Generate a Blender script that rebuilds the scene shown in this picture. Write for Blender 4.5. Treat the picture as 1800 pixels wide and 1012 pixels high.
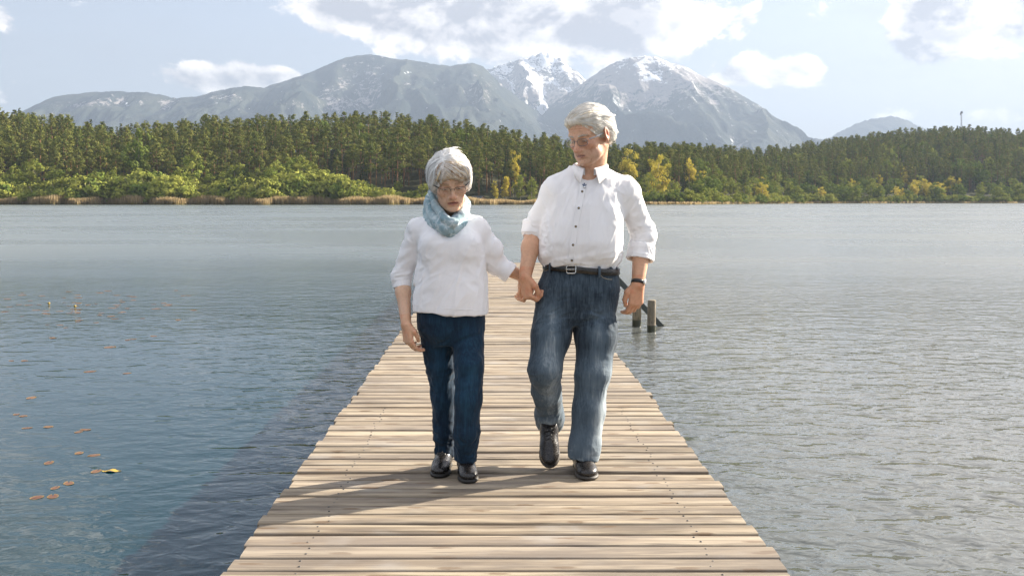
import bpy, bmesh, math, random
import numpy as np
from mathutils import Vector, Matrix
for _o in list(bpy.data.objects):
    bpy.data.objects.remove(_o)
SC = bpy.context.scene
COL = SC.collection
rad = math.radians
# ------------------------------------------------------------------ camera
F_PX, VX, VY, CAMZ = 1750.0, 873.0, 353.0, 1.30          # photo pixels: focal length, vanishing point; eye height above the deck
cam = bpy.data.objects.new('camera', bpy.data.cameras.new('camera'))
COL.objects.link(cam)
cam.location = (0, 0, CAMZ)
cam.rotation_euler = (rad(90), 0, 0)
cam.data.sensor_width = 36
cam.data.lens = 36 * F_PX / 1800
cam.data.shift_x = (900 - VX) / 1800
cam.data.shift_y = -(506 - VY) / 1800
cam.data.clip_start = 0.1
cam.data.clip_end = 60000
SC.camera = cam
# ------------------------------------------------------------------ sky, sun, exposure
SUN_AZ, SUN_EL = 62.0, 25.0                                # degrees right of the view axis, above the horizon
SKY_STRENGTH, SUN_STRENGTH, EXPOSURE = 0.070, 5.0, 2.25
world = bpy.data.worlds.new('World')
SC.world = world
world.use_nodes = True

def nd(nt, typ, props=None, **ins):
    n = nt.nodes.new(typ)
    for k, v in (props or {}).items():
        setattr(n, k, v)
    for k, v in ins.items():
        key = int(k[1:]) if k[0] == 'i' and k[1:].isdigit() else k.replace('_', ' ')
        s = n.inputs[key]
        if isinstance(v, bpy.types.NodeSocket):
            nt.links.new(v, s)
        elif isinstance(v, bpy.types.Node):
            nt.links.new(v.outputs[0], s)
        else:
            s.default_value = v
    return n

def mth(nt, op, a, b=0.0, c=None, clamp=False):
    kw = dict(i0=a, i1=b)
    if c is not None:
        kw['i2'] = c
    return nd(nt, 'ShaderNodeMath', {'operation': op, 'use_clamp': clamp}, **kw).outputs[0]

def vmth(nt, op, a, b=(0, 0, 0)):
    return nd(nt, 'ShaderNodeVectorMath', {'operation': op}, i0=a, i1=b).outputs[0]

def maprange(nt, v, a, b, c=0.0, d=1.0, smooth=True):
    n = nd(nt, 'ShaderNodeMapRange', {'interpolation_type': 'SMOOTHSTEP' if smooth else 'LINEAR'})
    nt.links.new(v, n.inputs[0])
    for i, x in enumerate((a, b, c, d)):
        n.inputs[i + 1].default_value = x
    return n.outputs[0]

def mixc(nt, f, a, b, mode='MIX'):
    n = nd(nt, 'ShaderNodeMix', {'data_type': 'RGBA', 'blend_type': mode, 'clamp_factor': True})
    for i, v in ((0, f), (6, a), (7, b)):
        if isinstance(v, bpy.types.NodeSocket):
            nt.links.new(v, n.inputs[i])
        else:
            n.inputs[i].default_value = v if i == 0 else (tuple(v) + (1,))[:4]
    return n.outputs[2]

def noise(nt, vec, scale, detail=3.0, rough=0.55, dist=0.0):
    return nd(nt, 'ShaderNodeTexNoise', Vector=vec, Scale=scale, Detail=detail, Roughness=rough, Distortion=dist).outputs[0]

def build_world():
    nt = world.node_tree
    nt.nodes.clear()
    out = nt.nodes.new('ShaderNodeOutputWorld')
    sky = nt.nodes.new('ShaderNodeTexSky')
    sky.sky_type = 'NISHITA'
    sky.sun_disc = False
    sky.sun_elevation = rad(SUN_EL)
    sky.sun_rotation = rad(SUN_AZ)
    sky.altitude = 450
    sky.air_density = 1.0
    sky.dust_density = 1.3
    sky.ozone_density = 1.6
    d = nt.nodes.new('ShaderNodeTexCoord').outputs['Generated']
    sp = nd(nt, 'ShaderNodeSeparateXYZ', Vector=d)
    az = mth(nt, 'MULTIPLY', mth(nt, 'ARCTAN2', sp.outputs[0], sp.outputs[1]), 57.2958)
    el = mth(nt, 'MULTIPLY', mth(nt, 'ARCSINE', sp.outputs[2]), 57.2958)
    # clouds are stretched flat towards the horizon
    elw = mth(nt, 'MULTIPLY', mth(nt, 'POWER', mth(nt, 'MAXIMUM', el, 0.0), 0.85), 1.25)
    p = nd(nt, 'ShaderNodeCombineXYZ', X=mth(nt, 'MULTIPLY', az, 0.55), Y=elw).outputs[0]
    n1 = noise(nt, p, 0.36, 9, 0.60, 0.25)
    n1s = noise(nt, vmth(nt, 'ADD', p, (0.30, 0.62, 0)), 0.36, 9, 0.60, 0.25)
    n2 = noise(nt, vmth(nt, 'ADD', p, (31, 7, 3)), 0.9, 7, 0.65, 0.2)
    # cloud banks as angles: azimuth, elevation, half sizes, weight
    BANKS = [(-8.6, 10.9, 3.6, 1.4, .80), (-3.6, 10.3, 3.2, 1.8, .92), (2.8, 10.2, 5.0, 2.1, .98), (10.0, 10.4, 5.4, 1.7, .90),
             (-16.0, 6.8, 3.0, 1.0, .82), (-12.6, 6.8, 1.8, .7, .66), (-27.6, 9.4, 2.0, 1.1, .85), (-28.0, 6.0, 4.0, 1.0, .42),
             (15.6, 7.1, 4.2, .9, .50), (23.6, 9.4, 2.6, 2.0, .98), (29.0, 10.0, 3.8, 2.1, .98), (8.5, 7.0, 6.0, .9, .34), (24.0, 4.4, 9.0, .7, .40), (-25.5, 19.0, 4.0, 2.4, .85)]
    tot = None
    for (a, e, sa, se, w) in BANKS:
        da = mth(nt, 'DIVIDE', mth(nt, 'SUBTRACT', az, a), sa)
        de = mth(nt, 'DIVIDE', mth(nt, 'SUBTRACT', el, e), se)
        r2 = mth(nt, 'ADD', mth(nt, 'MULTIPLY', da, da), mth(nt, 'MULTIPLY', de, de))
        g = mth(nt, 'MULTIPLY', mth(nt, 'POWER', 2.718, mth(nt, 'MULTIPLY', r2, -0.8)), w)
        tot = g if tot is None else mth(nt, 'ADD', tot, g)
    # beyond the frame the broken cloud goes on, laid out to add fill light
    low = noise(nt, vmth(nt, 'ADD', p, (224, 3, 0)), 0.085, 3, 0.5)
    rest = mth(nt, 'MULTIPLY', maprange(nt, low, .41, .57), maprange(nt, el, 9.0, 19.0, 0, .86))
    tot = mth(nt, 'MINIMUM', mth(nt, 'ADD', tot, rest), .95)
    nn = mth(nt, 'ADD', mth(nt, 'MULTIPLY', n1, .72), mth(nt, 'MULTIPLY', n2, .28))
    dens = mth(nt, 'ADD', mth(nt, 'MULTIPLY', tot, 0.95), mth(nt, 'MULTIPLY', mth(nt, 'SUBTRACT', nn, .5), 2.3))
    cov = maprange(nt, dens, 0.34, 0.50)
    lit = mth(nt, 'ADD', .62, mth(nt, 'MULTIPLY', mth(nt, 'SUBTRACT', n1, n1s), 5.0), clamp=True)
    core = maprange(nt, dens, .60, 1.15, 0.0, .82)             # thick middles are greyer
    lit = mth(nt, 'SUBTRACT', lit, core, clamp=True)
    # air and cloud are brighter towards the sun
    sd = nd(nt, 'ShaderNodeVectorMath', {'operation': 'DOT_PRODUCT'}, i0=d, i1=(math.sin(rad(SUN_AZ)) * math.cos(rad(SUN_EL)), math.cos(rad(SUN_AZ)) * math.cos(rad(SUN_EL)), math.sin(rad(SUN_EL)))).outputs[1]
    glow = mth(nt, 'ADD', 1.0, mth(nt, 'MULTIPLY', mth(nt, 'POWER', mth(nt, 'MAXIMUM', sd, 0.0), 3.0), .16))
    CB = 1.22 * 2 ** -EXPOSURE / SKY_STRENGTH
    far = maprange(nt, el, 4.0, 24.0, 1, 0)
    white = mixc(nt, far, (1.95 * CB, 1.88 * CB, 1.82 * CB), (1.80 * CB, 1.64 * CB, 1.48 * CB))  # high clouds out of view made brighter for fill light
    grey = mixc(nt, far, (.74 * CB, .74 * CB, .79 * CB), (.41 * CB, .40 * CB, .43 * CB))
    ccol = mixc(nt, lit, grey, white)
    skyc = mixc(nt, 1.0, sky.outputs[0], (1.0, .87, .835), 'MULTIPLY')
    wisp = mth(nt, 'MULTIPLY', maprange(nt, noise(nt, vmth(nt, 'MULTIPLY', p, (.5, 1.6, 1)), .22, 6, .6), .45, .75), .30)
    base = mixc(nt, wisp, skyc, (.56 * CB, .57 * CB, .59 * CB))
    # high sky lightened for fill light; low air near the horizon is pale
    high = maprange(nt, el, 9.0, 26.0, 0, .35)
    base = mixc(nt, high, base, (.70 * CB, .735 * CB, .84 * CB))
    veil = maprange(nt, el, 0.0, 30.0, .80, 0.10, smooth=False)
    base = mixc(nt, veil, base, (.42 * CB, .425 * CB, .46 * CB))
    col = mixc(nt, mth(nt, 'MULTIPLY', cov, .97), base, ccol)
    col = nd(nt, 'ShaderNodeVectorMath', {'operation': 'SCALE'}, i0=col, Scale=glow).outputs[0]
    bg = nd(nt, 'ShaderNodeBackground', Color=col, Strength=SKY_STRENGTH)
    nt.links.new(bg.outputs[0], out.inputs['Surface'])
build_world()
sun = bpy.data.objects.new('sun', bpy.data.lights.new('sun', 'SUN'))
COL.objects.link(sun)
sun.data.energy = SUN_STRENGTH
sun.data.angle = rad(0.53)
sun.data.color = (1.0, 0.90, 0.76)
SUN_DIR = Vector((math.sin(rad(SUN_AZ)) * math.cos(rad(SUN_EL)), math.cos(rad(SUN_AZ)) * math.cos(rad(SUN_EL)), math.sin(rad(SUN_EL))))
sun.rotation_euler = SUN_DIR.to_track_quat('Z', 'Y').to_euler()
sun.location = SUN_DIR * 60
vs = SC.view_settings
SC.display_settings.display_device = 'sRGB'
vs.view_transform = 'Standard'
vs.look = 'None'
vs.gamma = 1
vs.use_curve_mapping = False
vs.exposure = EXPOSURE
cy = SC.cycles
cy.use_adaptive_sampling = True
cy.adaptive_threshold = 0.02
cy.use_denoising = True
cy.max_bounces = 6
cy.diffuse_bounces = 3
cy.glossy_bounces = 3
cy.transmission_bounces = 4
cy.volume_bounces = 1
cy.transparent_max_bounces = 10
cy.caustics_reflective = False
cy.caustics_refractive = False
cy.sample_clamp_indirect = 6.0
# ------------------------------------------------------------------ helpers
rng = np.random.default_rng(7)
random.seed(7)

def px_ground(px, py, z=0.0):
    """photo pixel -> point on the horizontal plane z"""
    Y = F_PX * (CAMZ - z) / (py - VY)
    return Vector(((px - VX) / F_PX * Y, Y, z))

def px_at(px, py, Y):
    return Vector(((px - VX) / F_PX * Y, Y, CAMZ - (py - VY) / F_PX * Y))

def link(name, me, m=None, parent=None, loc=None):
    o = bpy.data.objects.new(name, me)
    COL.objects.link(o)
    if m is not None and me is not None and len(me.materials) == 0:
        for x in (m if isinstance(m, (list, tuple)) else [m]):
            me.materials.append(x)
    if parent is not None:
        o.parent = parent
    if loc is not None:
        o.location = loc
    return o

def tag(o, label=None, cat=None, group=None, kind=None):
    if label: o['label'] = label
    if cat: o['category'] = cat
    if group: o['group'] = group
    if kind: o['kind'] = kind
    return o

def empty(name, loc, label, cat, group=None, rz=0.0):
    o = bpy.data.objects.new(name, None)
    COL.objects.link(o)
    o.location = loc
    o.rotation_euler = (0, 0, rz)
    o.empty_display_size = 0.1
    return tag(o, label, cat, group)

def np_mesh(name, V, F, smooth=True, attrs=None, mat_idx=None):
    """V (n,3), F (m,3|4) arrays or a list of tuples"""
    me = bpy.data.meshes.new(name)
    V = np.asarray(V, np.float32)
    if isinstance(F, np.ndarray):
        m, k = F.shape
        me.vertices.add(len(V)); me.vertices.foreach_set('co', V.ravel())
        me.loops.add(m * k); me.loops.foreach_set('vertex_index', F.astype(np.int32).ravel())
        me.polygons.add(m); me.polygons.foreach_set('loop_start', np.arange(0, m * k, k, dtype=np.int32))
        me.update(calc_edges=True)
    else:
        me.from_pydata(V.tolist(), [], F)
        me.update()
    me.polygons.foreach_set('use_smooth', np.full(len(me.polygons), smooth, bool))
    if mat_idx is not None:
        me.polygons.foreach_set('material_index', np.asarray(mat_idx, np.int32))
    for an, arr in (attrs or {}).items():
        arr = np.asarray(arr, np.float32)
        if arr.ndim == 1:
            a = me.attributes.new(an, 'FLOAT', 'POINT'); a.data.foreach_set('value', arr)
        else:
            a = me.attributes.new(an, 'FLOAT_COLOR', 'POINT')
            c = np.ones((len(arr), 4), np.float32); c[:, :3] = arr
            a.data.foreach_set('color', c.ravel())
    me.validate()
    return me

def bm_mesh(name, bm, smooth=False):
    me = bpy.data.meshes.new(name)
    bm.to_mesh(me); bm.free()
    for p in me.polygons: p.use_smooth = smooth
    return me

def bm_box(bm, lo, hi, M=None):
    r = bmesh.ops.create_cube(bm, size=1)
    for v in r['verts']:
        v.co = Vector([(lo[i] + hi[i]) / 2 + v.co[i] * (hi[i] - lo[i]) for i in range(3)])
        if M is not None: v.co = M @ v.co
    return r['verts']

def tube(pts, radii, sides=8, cap=True, squash=None):
    """swept tube along points; returns V,F lists. squash=(axis, factor)"""
    pts = [Vector(p) for p in pts]
    if not hasattr(radii, '__len__'): radii = [radii] * len(pts)
    V, F = [], []
    prev = None
    for i, p in enumerate(pts):
        t = (pts[min(i + 1, len(pts) - 1)] - pts[max(i - 1, 0)]).normalized()
        if prev is None:
            a = Vector((0, 0, 1)) if abs(t.z) < .9 else Vector((1, 0, 0))
            n = t.cross(a).normalized()
        else:
            n = (prev - t * prev.dot(t)).normalized()
        prev = n
        b = t.cross(n)
        for s in range(sides):
            an = 2 * math.pi * s / sides
            off = n * math.cos(an) + b * math.sin(an)
            if squash is not None:
                ax = Vector(squash[0])
                off = off - ax * off.dot(ax) * (1 - squash[1])
            V.append(p + off * radii[i])
    for i in range(len(pts) - 1):
        for s in range(sides):
            a = i * sides + s; b2 = i * sides + (s + 1) % sides
            F.append((a, b2, b2 + sides, a + sides))
    if cap:
        F.append(tuple(range(sides))[::-1])
        F.append(tuple((len(pts) - 1) * sides + s for s in range(sides)))
    return [tuple(v) for v in V], F

class MB:
    """collects shapes into one mesh"""
    def __init__(s): s.V, s.F = [], []
    def add(s, V, F):
        o = len(s.V); s.V += [tuple(v) for v in V]; s.F += [tuple(i + o for i in f) for f in F]
    def tube(s, *a, **k): s.add(*tube(*a, **k))
    def box(s, lo, hi):
        x0, y0, z0 = lo; x1, y1, z1 = hi
        s.add([(x0, y0, z0), (x1, y0, z0), (x1, y1, z0), (x0, y1, z0), (x0, y0, z1), (x1, y0, z1), (x1, y1, z1), (x0, y1, z1)],
              [(3, 2, 1, 0), (4, 5, 6, 7), (0, 1, 5, 4), (1, 2, 6, 5), (2, 3, 7, 6), (3, 0, 4, 7)])
    def mesh(s, name, smooth=False): return np_mesh(name, np.array(s.V), s.F, smooth)

def _hash(i, j, k):
    n = (i * 374761393 + j * 668265263 + k * 2147483647 + 144269504) & 0xffffffff
    n = ((n ^ (n >> 13)) * 1274126177) & 0xffffffff
    n = n ^ (n >> 16)
    return (n & 0xffff).astype(np.float32) / 65535.0

def vnoise(P):
    """smooth value noise in -1..1 at points (n,3)"""
    P = np.asarray(P, np.float64)
    I = np.floor(P).astype(np.int64); f = P - I
    f = f * f * f * (f * (f * 6 - 15) + 10)
    r = 0
    for a in (0, 1):
        for b in (0, 1):
            for c in (0, 1):
                w = (f[:, 0] if a else 1 - f[:, 0]) * (f[:, 1] if b else 1 - f[:, 1]) * (f[:, 2] if c else 1 - f[:, 2])
                r = r + w * _hash(I[:, 0] + a, I[:, 1] + b, I[:, 2] + c)
    return r * 2 - 1

def fbm(P, oct=4, gain=.5):
    P = np.asarray(P, np.float64); a, r, n = 1.0, 0, 0
    for o in range(oct):
        r = r + a * vnoise(P * (2.03 ** o) + o * 17.3); n += a; a *= gain
    return r / n

def sstep(a, b, x):
    t = np.clip((x - a) / (b - a), 0, 1)
    return t * t * (3 - 2 * t)

def material(name, base=(.5, .5, .5), rough=.6, spec=.5, metal=0.0):
    m = bpy.data.materials.new(name)
    m.use_nodes = True
    nt = m.node_tree
    b = nt.nodes['Principled BSDF']
    b.inputs['Base Color'].default_value = tuple(base) + (1,)
    b.inputs['Roughness'].default_value = rough
    b.inputs['Specular IOR Level'].default_value = spec
    b.inputs['Metallic'].default_value = metal
    return m, nt, b

def bump(nt, b, h, strength=.4, dist=.01):
    n = nd(nt, 'ShaderNodeBump', Strength=strength, Distance=dist, Height=h)
    nt.links.new(n.outputs[0], b.inputs['Normal'])
    return n

def objco(nt): return nt.nodes.new('ShaderNodeTexCoord').outputs['Object']
def geopos(nt): return nt.nodes.new('ShaderNodeNewGeometry').outputs['Position']
def attr(nt, name):
    n = nt.nodes.new('ShaderNodeAttribute'); n.attribute_name = name
    return n
def objrand(nt): return nt.nodes.new('ShaderNodeObjectInfo').outputs['Random']
# ------------------------------------------------------------------ the setting: water, ground, hills, mountains, air
WATER_Z = -0.45
RY1, RMAX, AMIN = 34.0, .30, .18
def make_water():
    m, nt, b = material('lake_water', (.006, .030, .036), .04, .5)
    b.inputs['IOR'].default_value = 1.333
    p = geopos(nt)
    # ripple height as a node group, sampled three times so that the slopes do not depend on the distance
    g = bpy.data.node_groups.new('ripples', 'ShaderNodeTree')
    g.interface.new_socket('Vector', in_out='INPUT', socket_type='NodeSocketVector')
    g.interface.new_socket('Height', in_out='OUTPUT', socket_type='NodeSocketFloat')
    gi, go = g.nodes.new('NodeGroupInput'), g.nodes.new('NodeGroupOutput')
    r = nd(g, 'ShaderNodeMapping', Vector=gi.outputs[0], Rotation=(0, 0, rad(-18)), Scale=(.62, 1.0, 1.0)).outputs[0]
    r2 = nd(g, 'ShaderNodeMapping', Vector=gi.outputs[0], Rotation=(0, 0, rad(30)), Scale=(.70, 1.0, 1.0)).outputs[0]
    big = noise(g, r, 1.1, 1, .5, .3)
    mid = noise(g, r, 4.0, 1.5, .5, .7)
    fine = noise(g, r2, 9.5, 2, .55, .5)
    hh = mth(g, 'ADD', mth(g, 'MULTIPLY', big, .036), mth(g, 'ADD', mth(g, 'MULTIPLY', mid, .046), mth(g, 'MULTIPLY', fine, .0210)))
    g.links.new(hh, go.inputs[0])
    def rip(v):
        q = nt.nodes.new('ShaderNodeGroup'); q.node_tree = g; nt.links.new(v, q.inputs[0]); return q.outputs[0]
    E = .012
    h0, hx, hy = rip(p), rip(vmth(nt, 'ADD', p, (E, 0, 0))), rip(vmth(nt, 'ADD', p, (0, E, 0)))
    # the breeze is stronger in open water and to the right of the jetty; calm patches lie in between
    sx = nd(nt, 'ShaderNodeSeparateXYZ', Vector=p).outputs
    patch = maprange(nt, noise(nt, nd(nt, 'ShaderNodeMapping', Vector=p, Scale=(.05, .11, 1)).outputs[0], 1.0, 3, .55), .38, .64, .55, 1.15)
    lee = maprange(nt, sx[0], -4.0, 2.5, .40, 1.45)
    open_ = maprange(nt, sx[1], 5.0, 40.0, 1.0, AMIN)
    nt.links.new(mth(nt, 'MULTIPLY', maprange(nt, sx[1], 5.0, RY1, .05, RMAX), maprange(nt, patch, .5, 1.2, .75, 1.1)), b.inputs['Roughness'])
    amp = mth(nt, 'DIVIDE', mth(nt, 'MULTIPLY', mth(nt, 'MULTIPLY', patch, lee), open_), E)
    nx = mth(nt, 'MULTIPLY', mth(nt, 'SUBTRACT', h0, hx), amp)
    ny = mth(nt, 'MULTIPLY', mth(nt, 'SUBTRACT', h0, hy), amp)
    nv = vmth(nt, 'NORMALIZE', nd(nt, 'ShaderNodeCombineXYZ', X=nx, Y=ny, Z=1.0).outputs[0])
    nt.links.new(nv, b.inputs['Normal'])
    # right shallows grey-green; sky reflection painted into the right and far base colour
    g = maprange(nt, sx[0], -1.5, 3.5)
    deep_to_glare = mixc(nt, maprange(nt, sx[1], 9.0, 40.0), (.0010, .0200, .0270), (.105, .125, .130))
    nt.links.new(mixc(nt, g, deep_to_glare, mixc(nt, maprange(nt, sx[1], 9.0, 40.0), (.120, .122, .112), (.125, .135, .128))), b.inputs['Base Color'])
    S = 3600
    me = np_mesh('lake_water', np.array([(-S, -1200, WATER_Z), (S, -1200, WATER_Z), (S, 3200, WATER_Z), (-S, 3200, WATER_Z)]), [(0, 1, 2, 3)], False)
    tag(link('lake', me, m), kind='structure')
make_water()

def make_ground():
    m, nt, b = material('lake_bed', (.06, .07, .04), .95, .1)
    n = noise(nt, geopos(nt), .02, 5, .6)
    nt.links.new(mixc(nt, n, (.04, .05, .025), (.09, .09, .05)), b.inputs['Base Color'])
    S = 19000
    me = np_mesh('ground', np.array([(-S, -3000, -4.5), (S, -3000, -4.5), (S, 18000, -4.5), (-S, 18000, -4.5)]), [(0, 1, 2, 3)], False)
    tag(link('ground', me, m), kind='structure')
make_ground()

# shore line distance and wooded ridge as functions of t = X / Y
T_S = np.array([-.80, -.50, -.25, .00, .045, .10, .20, .235, .30, .42, .55, .80])
Y_S = np.array([430., 430., 430., 432., 436., 445., 460., 520., 640., 700., 720., 740.])
T_R = (np.array([-500, 0, 60, 130, 200, 300, 370, 450, 560, 640, 760, 850, 950, 1020, 1090, 1170, 1250, 1320, 1400, 1500, 1580, 1700, 1750, 1800, 2300]) - VX) / F_PX
TOP_R = np.array([190, 203, 205, 222, 230, 228, 214, 218, 212, 208, 216, 230, 248, 258, 266, 264, 268, 272, 262, 247, 235, 229, 234, 238, 240.])
def Y_ridge(t): return np.interp(t, [-.8, -.5, 0, .04, .12, .24, .32, .55, .8], [640, 640, 640, 650, 740, 900, 1020, 1080, 1080])
def shore_y(t): return np.interp(t, T_S, Y_S) + 5 * np.sin(t * 61) + 3 * np.sin(t * 143 + 1)
def terrain_z(X, Y):
    X = np.asarray(X, float); Y = np.asarray(Y, float)
    t = X / Y
    ys, yr = shore_y(t), Y_ridge(t)
    top = np.interp(t, T_R, TOP_R)
    H = CAMZ + (VY - top) / F_PX * yr - 20.0
    d = Y - ys
    u = np.clip((d - 22) / (yr - ys - 22), 0, 1.25)
    z = WATER_Z + np.clip(d / 4.0, -3, 1.0) * .55 + np.maximum(H, 2) * np.where(u < 1, np.sin(np.clip(u, 0, 1) * math.pi / 2) ** 1.15, 1 - (u - 1) * 1.2)
    return z
def make_hills():
    ts = np.linspace(-.78, .78, 240)
    us = np.concatenate([np.linspace(-14, 40, 14), np.linspace(60, 900, 40)])
    T, U = np.meshgrid(ts, us, indexing='ij')
    Y = shore_y(T) + U
    X = T * Y
    Z = terrain_z(X, Y) + .8 * vnoise(np.stack([X.ravel() / 18, Y.ravel() / 18, X.ravel() * 0], 1)).reshape(X.shape) * (U > 24)
    n, k = T.shape
    i = np.arange(n * k).reshape(n, k)
    F = np.stack([i[:-1, :-1].ravel(), i[1:, :-1].ravel(), i[1:, 1:].ravel(), i[:-1, 1:].ravel()], 1)
    m, nt, b = material('forest_floor', (.06, .06, .03), .95, .1)
    nt.links.new(mixc(nt, noise(nt, geopos(nt), .12, 5, .6), (.018, .021, .009), (.05, .048, .02)), b.inputs['Base Color'])
    tag(link('wooded_hills', np_mesh('wooded_hills', np.stack([X.ravel(), Y.ravel(), Z.ravel()], 1), F), m), kind='structure')
make_hills()

# ------------------------------------------------------------------ mountains
def mountain_mat():
    m, nt, b = material('mountain', (.1, .1, .08), .95, .05)
    p = geopos(nt)
    a = attr(nt, 'cover')
    s = nd(nt, 'ShaderNodeSeparateColor', Color=a.outputs['Color'])
    n = mth(nt, 'ADD', mth(nt, 'MULTIPLY', noise(nt, p, .012, 5, .65), .5), mth(nt, 'MULTIPLY', noise(nt, nd(nt, 'ShaderNodeMapping', Vector=p, Scale=(1, .5, .6)).outputs[0], .045, 5, .7), .5))
    n2 = noise(nt, p, .0035, 5, .6)
    wood = mixc(nt, maprange(nt, n2, .35, .65), (.014, .022, .020), (.040, .046, .034))
    rock = mixc(nt, n, (.14, .125, .125), (.31, .285, .27))
    rk = maprange(nt, mth(nt, 'ADD', s.outputs[0], mth(nt, 'MULTIPLY', mth(nt, 'SUBTRACT', n, .5), 3.0)), .42, .66)
    sn = maprange(nt, mth(nt, 'ADD', s.outputs[1], mth(nt, 'MULTIPLY', mth(nt, 'SUBTRACT', n, .5), 3.4)), .46, .66)
    c = mixc(nt, rk, wood, rock)
    c = mixc(nt, sn, c, (.66, .68, .72))
    nt.links.new(c, b.inputs['Base Color'])
    bump(nt, b, n, .9, 26)
    return m
MOUNT = mountain_mat()

def mountain(name, prof, D, depth, rock_fn, snow_fn, seed, gul=.16, spur=420., spikes=6.0):
    pr = np.array(prof, float)
    nu = int((pr[-1, 0] - pr[0, 0]) / 1.6)
    px = np.linspace(pr[0, 0], pr[-1, 0], nu)
    # smooth the traced ridge a little, then roughen it
    py = np.interp(px, pr[:, 0], pr[:, 1])
    k = np.hanning(9); k /= k.sum()
    py = np.convolve(np.pad(py, 4, mode='edge'), k, mode='valid')
    X = (px - VX) / F_PX * D
    H = CAMZ + (VY - py) / F_PX * D
    vv = np.concatenate([np.linspace(0, 1, 96), np.linspace(1.03, 1.5, 14)])
    XX, VVm = np.meshgrid(X, vv, indexing='ij')
    HH = np.repeat(H[:, None], len(vv), 1)
    f = np.where(VVm <= 1, VVm ** 1.12, 1 - (VVm - 1) * 1.5)
    YY = D - depth * (1 - VVm)
    P = np.stack([XX.ravel(), YY.ravel(), np.full(XX.size, seed * 7.7)], 1)
    warp = 140 * np.stack([fbm(P / [900, 900, 1], 3), fbm(P / [900, 900, 1] + 40, 3), P[:, 0] * 0], 1)
    Q = P + warp
    g = 1 - np.abs(fbm(Q / [spur, spur * 3.4, 1], 4, .55)) * 2.1            # spurs and gullies run down the slope
    fine = fbm(Q / [130, 190, 1], 4, .6)
    g = g.reshape(XX.shape); fine = fine.reshape(XX.shape)
    w = np.where(VVm <= 1, np.sin(np.clip(VVm, 0, 1) * math.pi) ** .8 + .05, .3)
    ZZ = HH * f + HH * gul * (g - .45) * w + HH * .035 * fine * w
    ZZ += np.where(np.abs(VVm - 1) < .012, 1, 0) * spikes * vnoise(P / [22, 22, 1]).reshape(XX.shape)
    ZZ = np.maximum(ZZ, -8)
    ZZ[:, 0] = -12; ZZ[:, -1] = -12
    sy = VY - (ZZ - CAMZ) / YY * F_PX                                       # heights told in photo rows
    sx = VX + XX / YY * F_PX
    cov = np.zeros((XX.size, 3), np.float32)
    slope = np.gradient(ZZ, axis=0) / np.maximum(np.gradient(XX, axis=0), 1)
    cov[:, 0] = np.clip(rock_fn(sx, sy, g, fine, slope), 0, 1).ravel()
    cov[:, 1] = np.clip(snow_fn(sx, sy, g, fine, slope), 0, 1).ravel()
    n, kk = XX.shape
    i = np.arange(n * kk).reshape(n, kk)
    F = np.stack([i[:-1, :-1].ravel(), i[1:, :-1].ravel(), i[1:, 1:].ravel(), i[:-1, 1:].ravel()], 1)
    me = np_mesh(name, np.stack([XX.ravel(), YY.ravel(), ZZ.ravel()], 1), F, True, {'cover': cov})
    return tag(link(name, me, MOUNT), kind='structure')

def blob(sx, sy, x, y, a, b): return np.exp(-((sx - x) / a) ** 2 - ((sy - y) / b) ** 2)
mountain('mountain_ridge', [(-60, 260), (0, 235), (40, 203), (62, 188), (90, 173), (120, 166), (165, 163), (200, 161), (250, 162), (290, 169), (310, 173), (345, 171), (372, 162), (400, 157), (430, 152), (462, 155), (500, 165), (560, 190), (620, 230)],
         7400, 2400, lambda x, y, g, f, s: .08 + .50 * blob(x, y, 190, 181, 120, 11) * (.6 + f) + .4 * blob(x, y, 390, 170, 40, 9) + .22 * (g < .35),
         lambda x, y, g, f, s: .40 * blob(x, y, 222, 184, 8, 7) + .40 * blob(x, y, 385, 176, 14, 7), 1, .16, 300)
mountain('forested_mountain', [(180, 290), (300, 238), (380, 200), (440, 172), (475, 152), (500, 144), (540, 131), (575, 116), (600, 104), (625, 97), (648, 94), (668, 97), (690, 103), (720, 107), (760, 114), (790, 118), (812, 114), (832, 111), (850, 118), (880, 147), (910, 172), (950, 200), (1000, 232), (1060, 262), (1100, 290)],
         8000, 3200, lambda x, y, g, f, s: .06 + .34 * blob(x, y, 690, 155, 90, 22) * (.5 + f) + .36 * blob(x, y, 840, 165, 35, 38) + .26 * (g < .22) + .25 * blob(x, y, 560, 185, 120, 12),
         lambda x, y, g, f, s: .30 * blob(x, y, 640, 150, 18, 22) * (.6 + f) + .30 * blob(x, y, 715, 130, 10, 12), 2, .20, 520)
mountain('snowy_peak', [(760, 200), (800, 160), (840, 126), (868, 119), (890, 111), (912, 106), (932, 99), (945, 94), (958, 91), (970, 95), (984, 101), (1000, 118), (1018, 132), (1034, 147), (1060, 172), (1110, 220), (1160, 270)],
         10000, 3200, lambda x, y, g, f, s: .75 + .3 * f - sstep(160, 215, y) * .6, lambda x, y, g, f, s: .62 - sstep(112, 200, y) * .42 + .30 * f - .20 * (g > .75) - s * .25, 3, .22, 520, 18)
mountain('snow_capped_mountain', [(860, 290), (920, 226), (975, 180), (1000, 163), (1022, 148), (1042, 134), (1062, 120), (1085, 108), (1108, 101), (1135, 99), (1158, 103), (1176, 112), (1190, 113), (1210, 121), (1235, 135), (1262, 146), (1290, 162), (1320, 182), (1352, 203), (1385, 225), (1418, 246), (1450, 268), (1500, 300)],
         8700, 3300, lambda x, y, g, f, s: .85 - sstep(118, 215, y) * .80 + .28 * f + .25 * (g < .35), lambda x, y, g, f, s: .52 - sstep(102, 155, y) * .54 + .28 * f + .55 * blob(x, y, 1150, 138, 26, 14) - s * .2, 4, .17, 560, 10)
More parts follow.
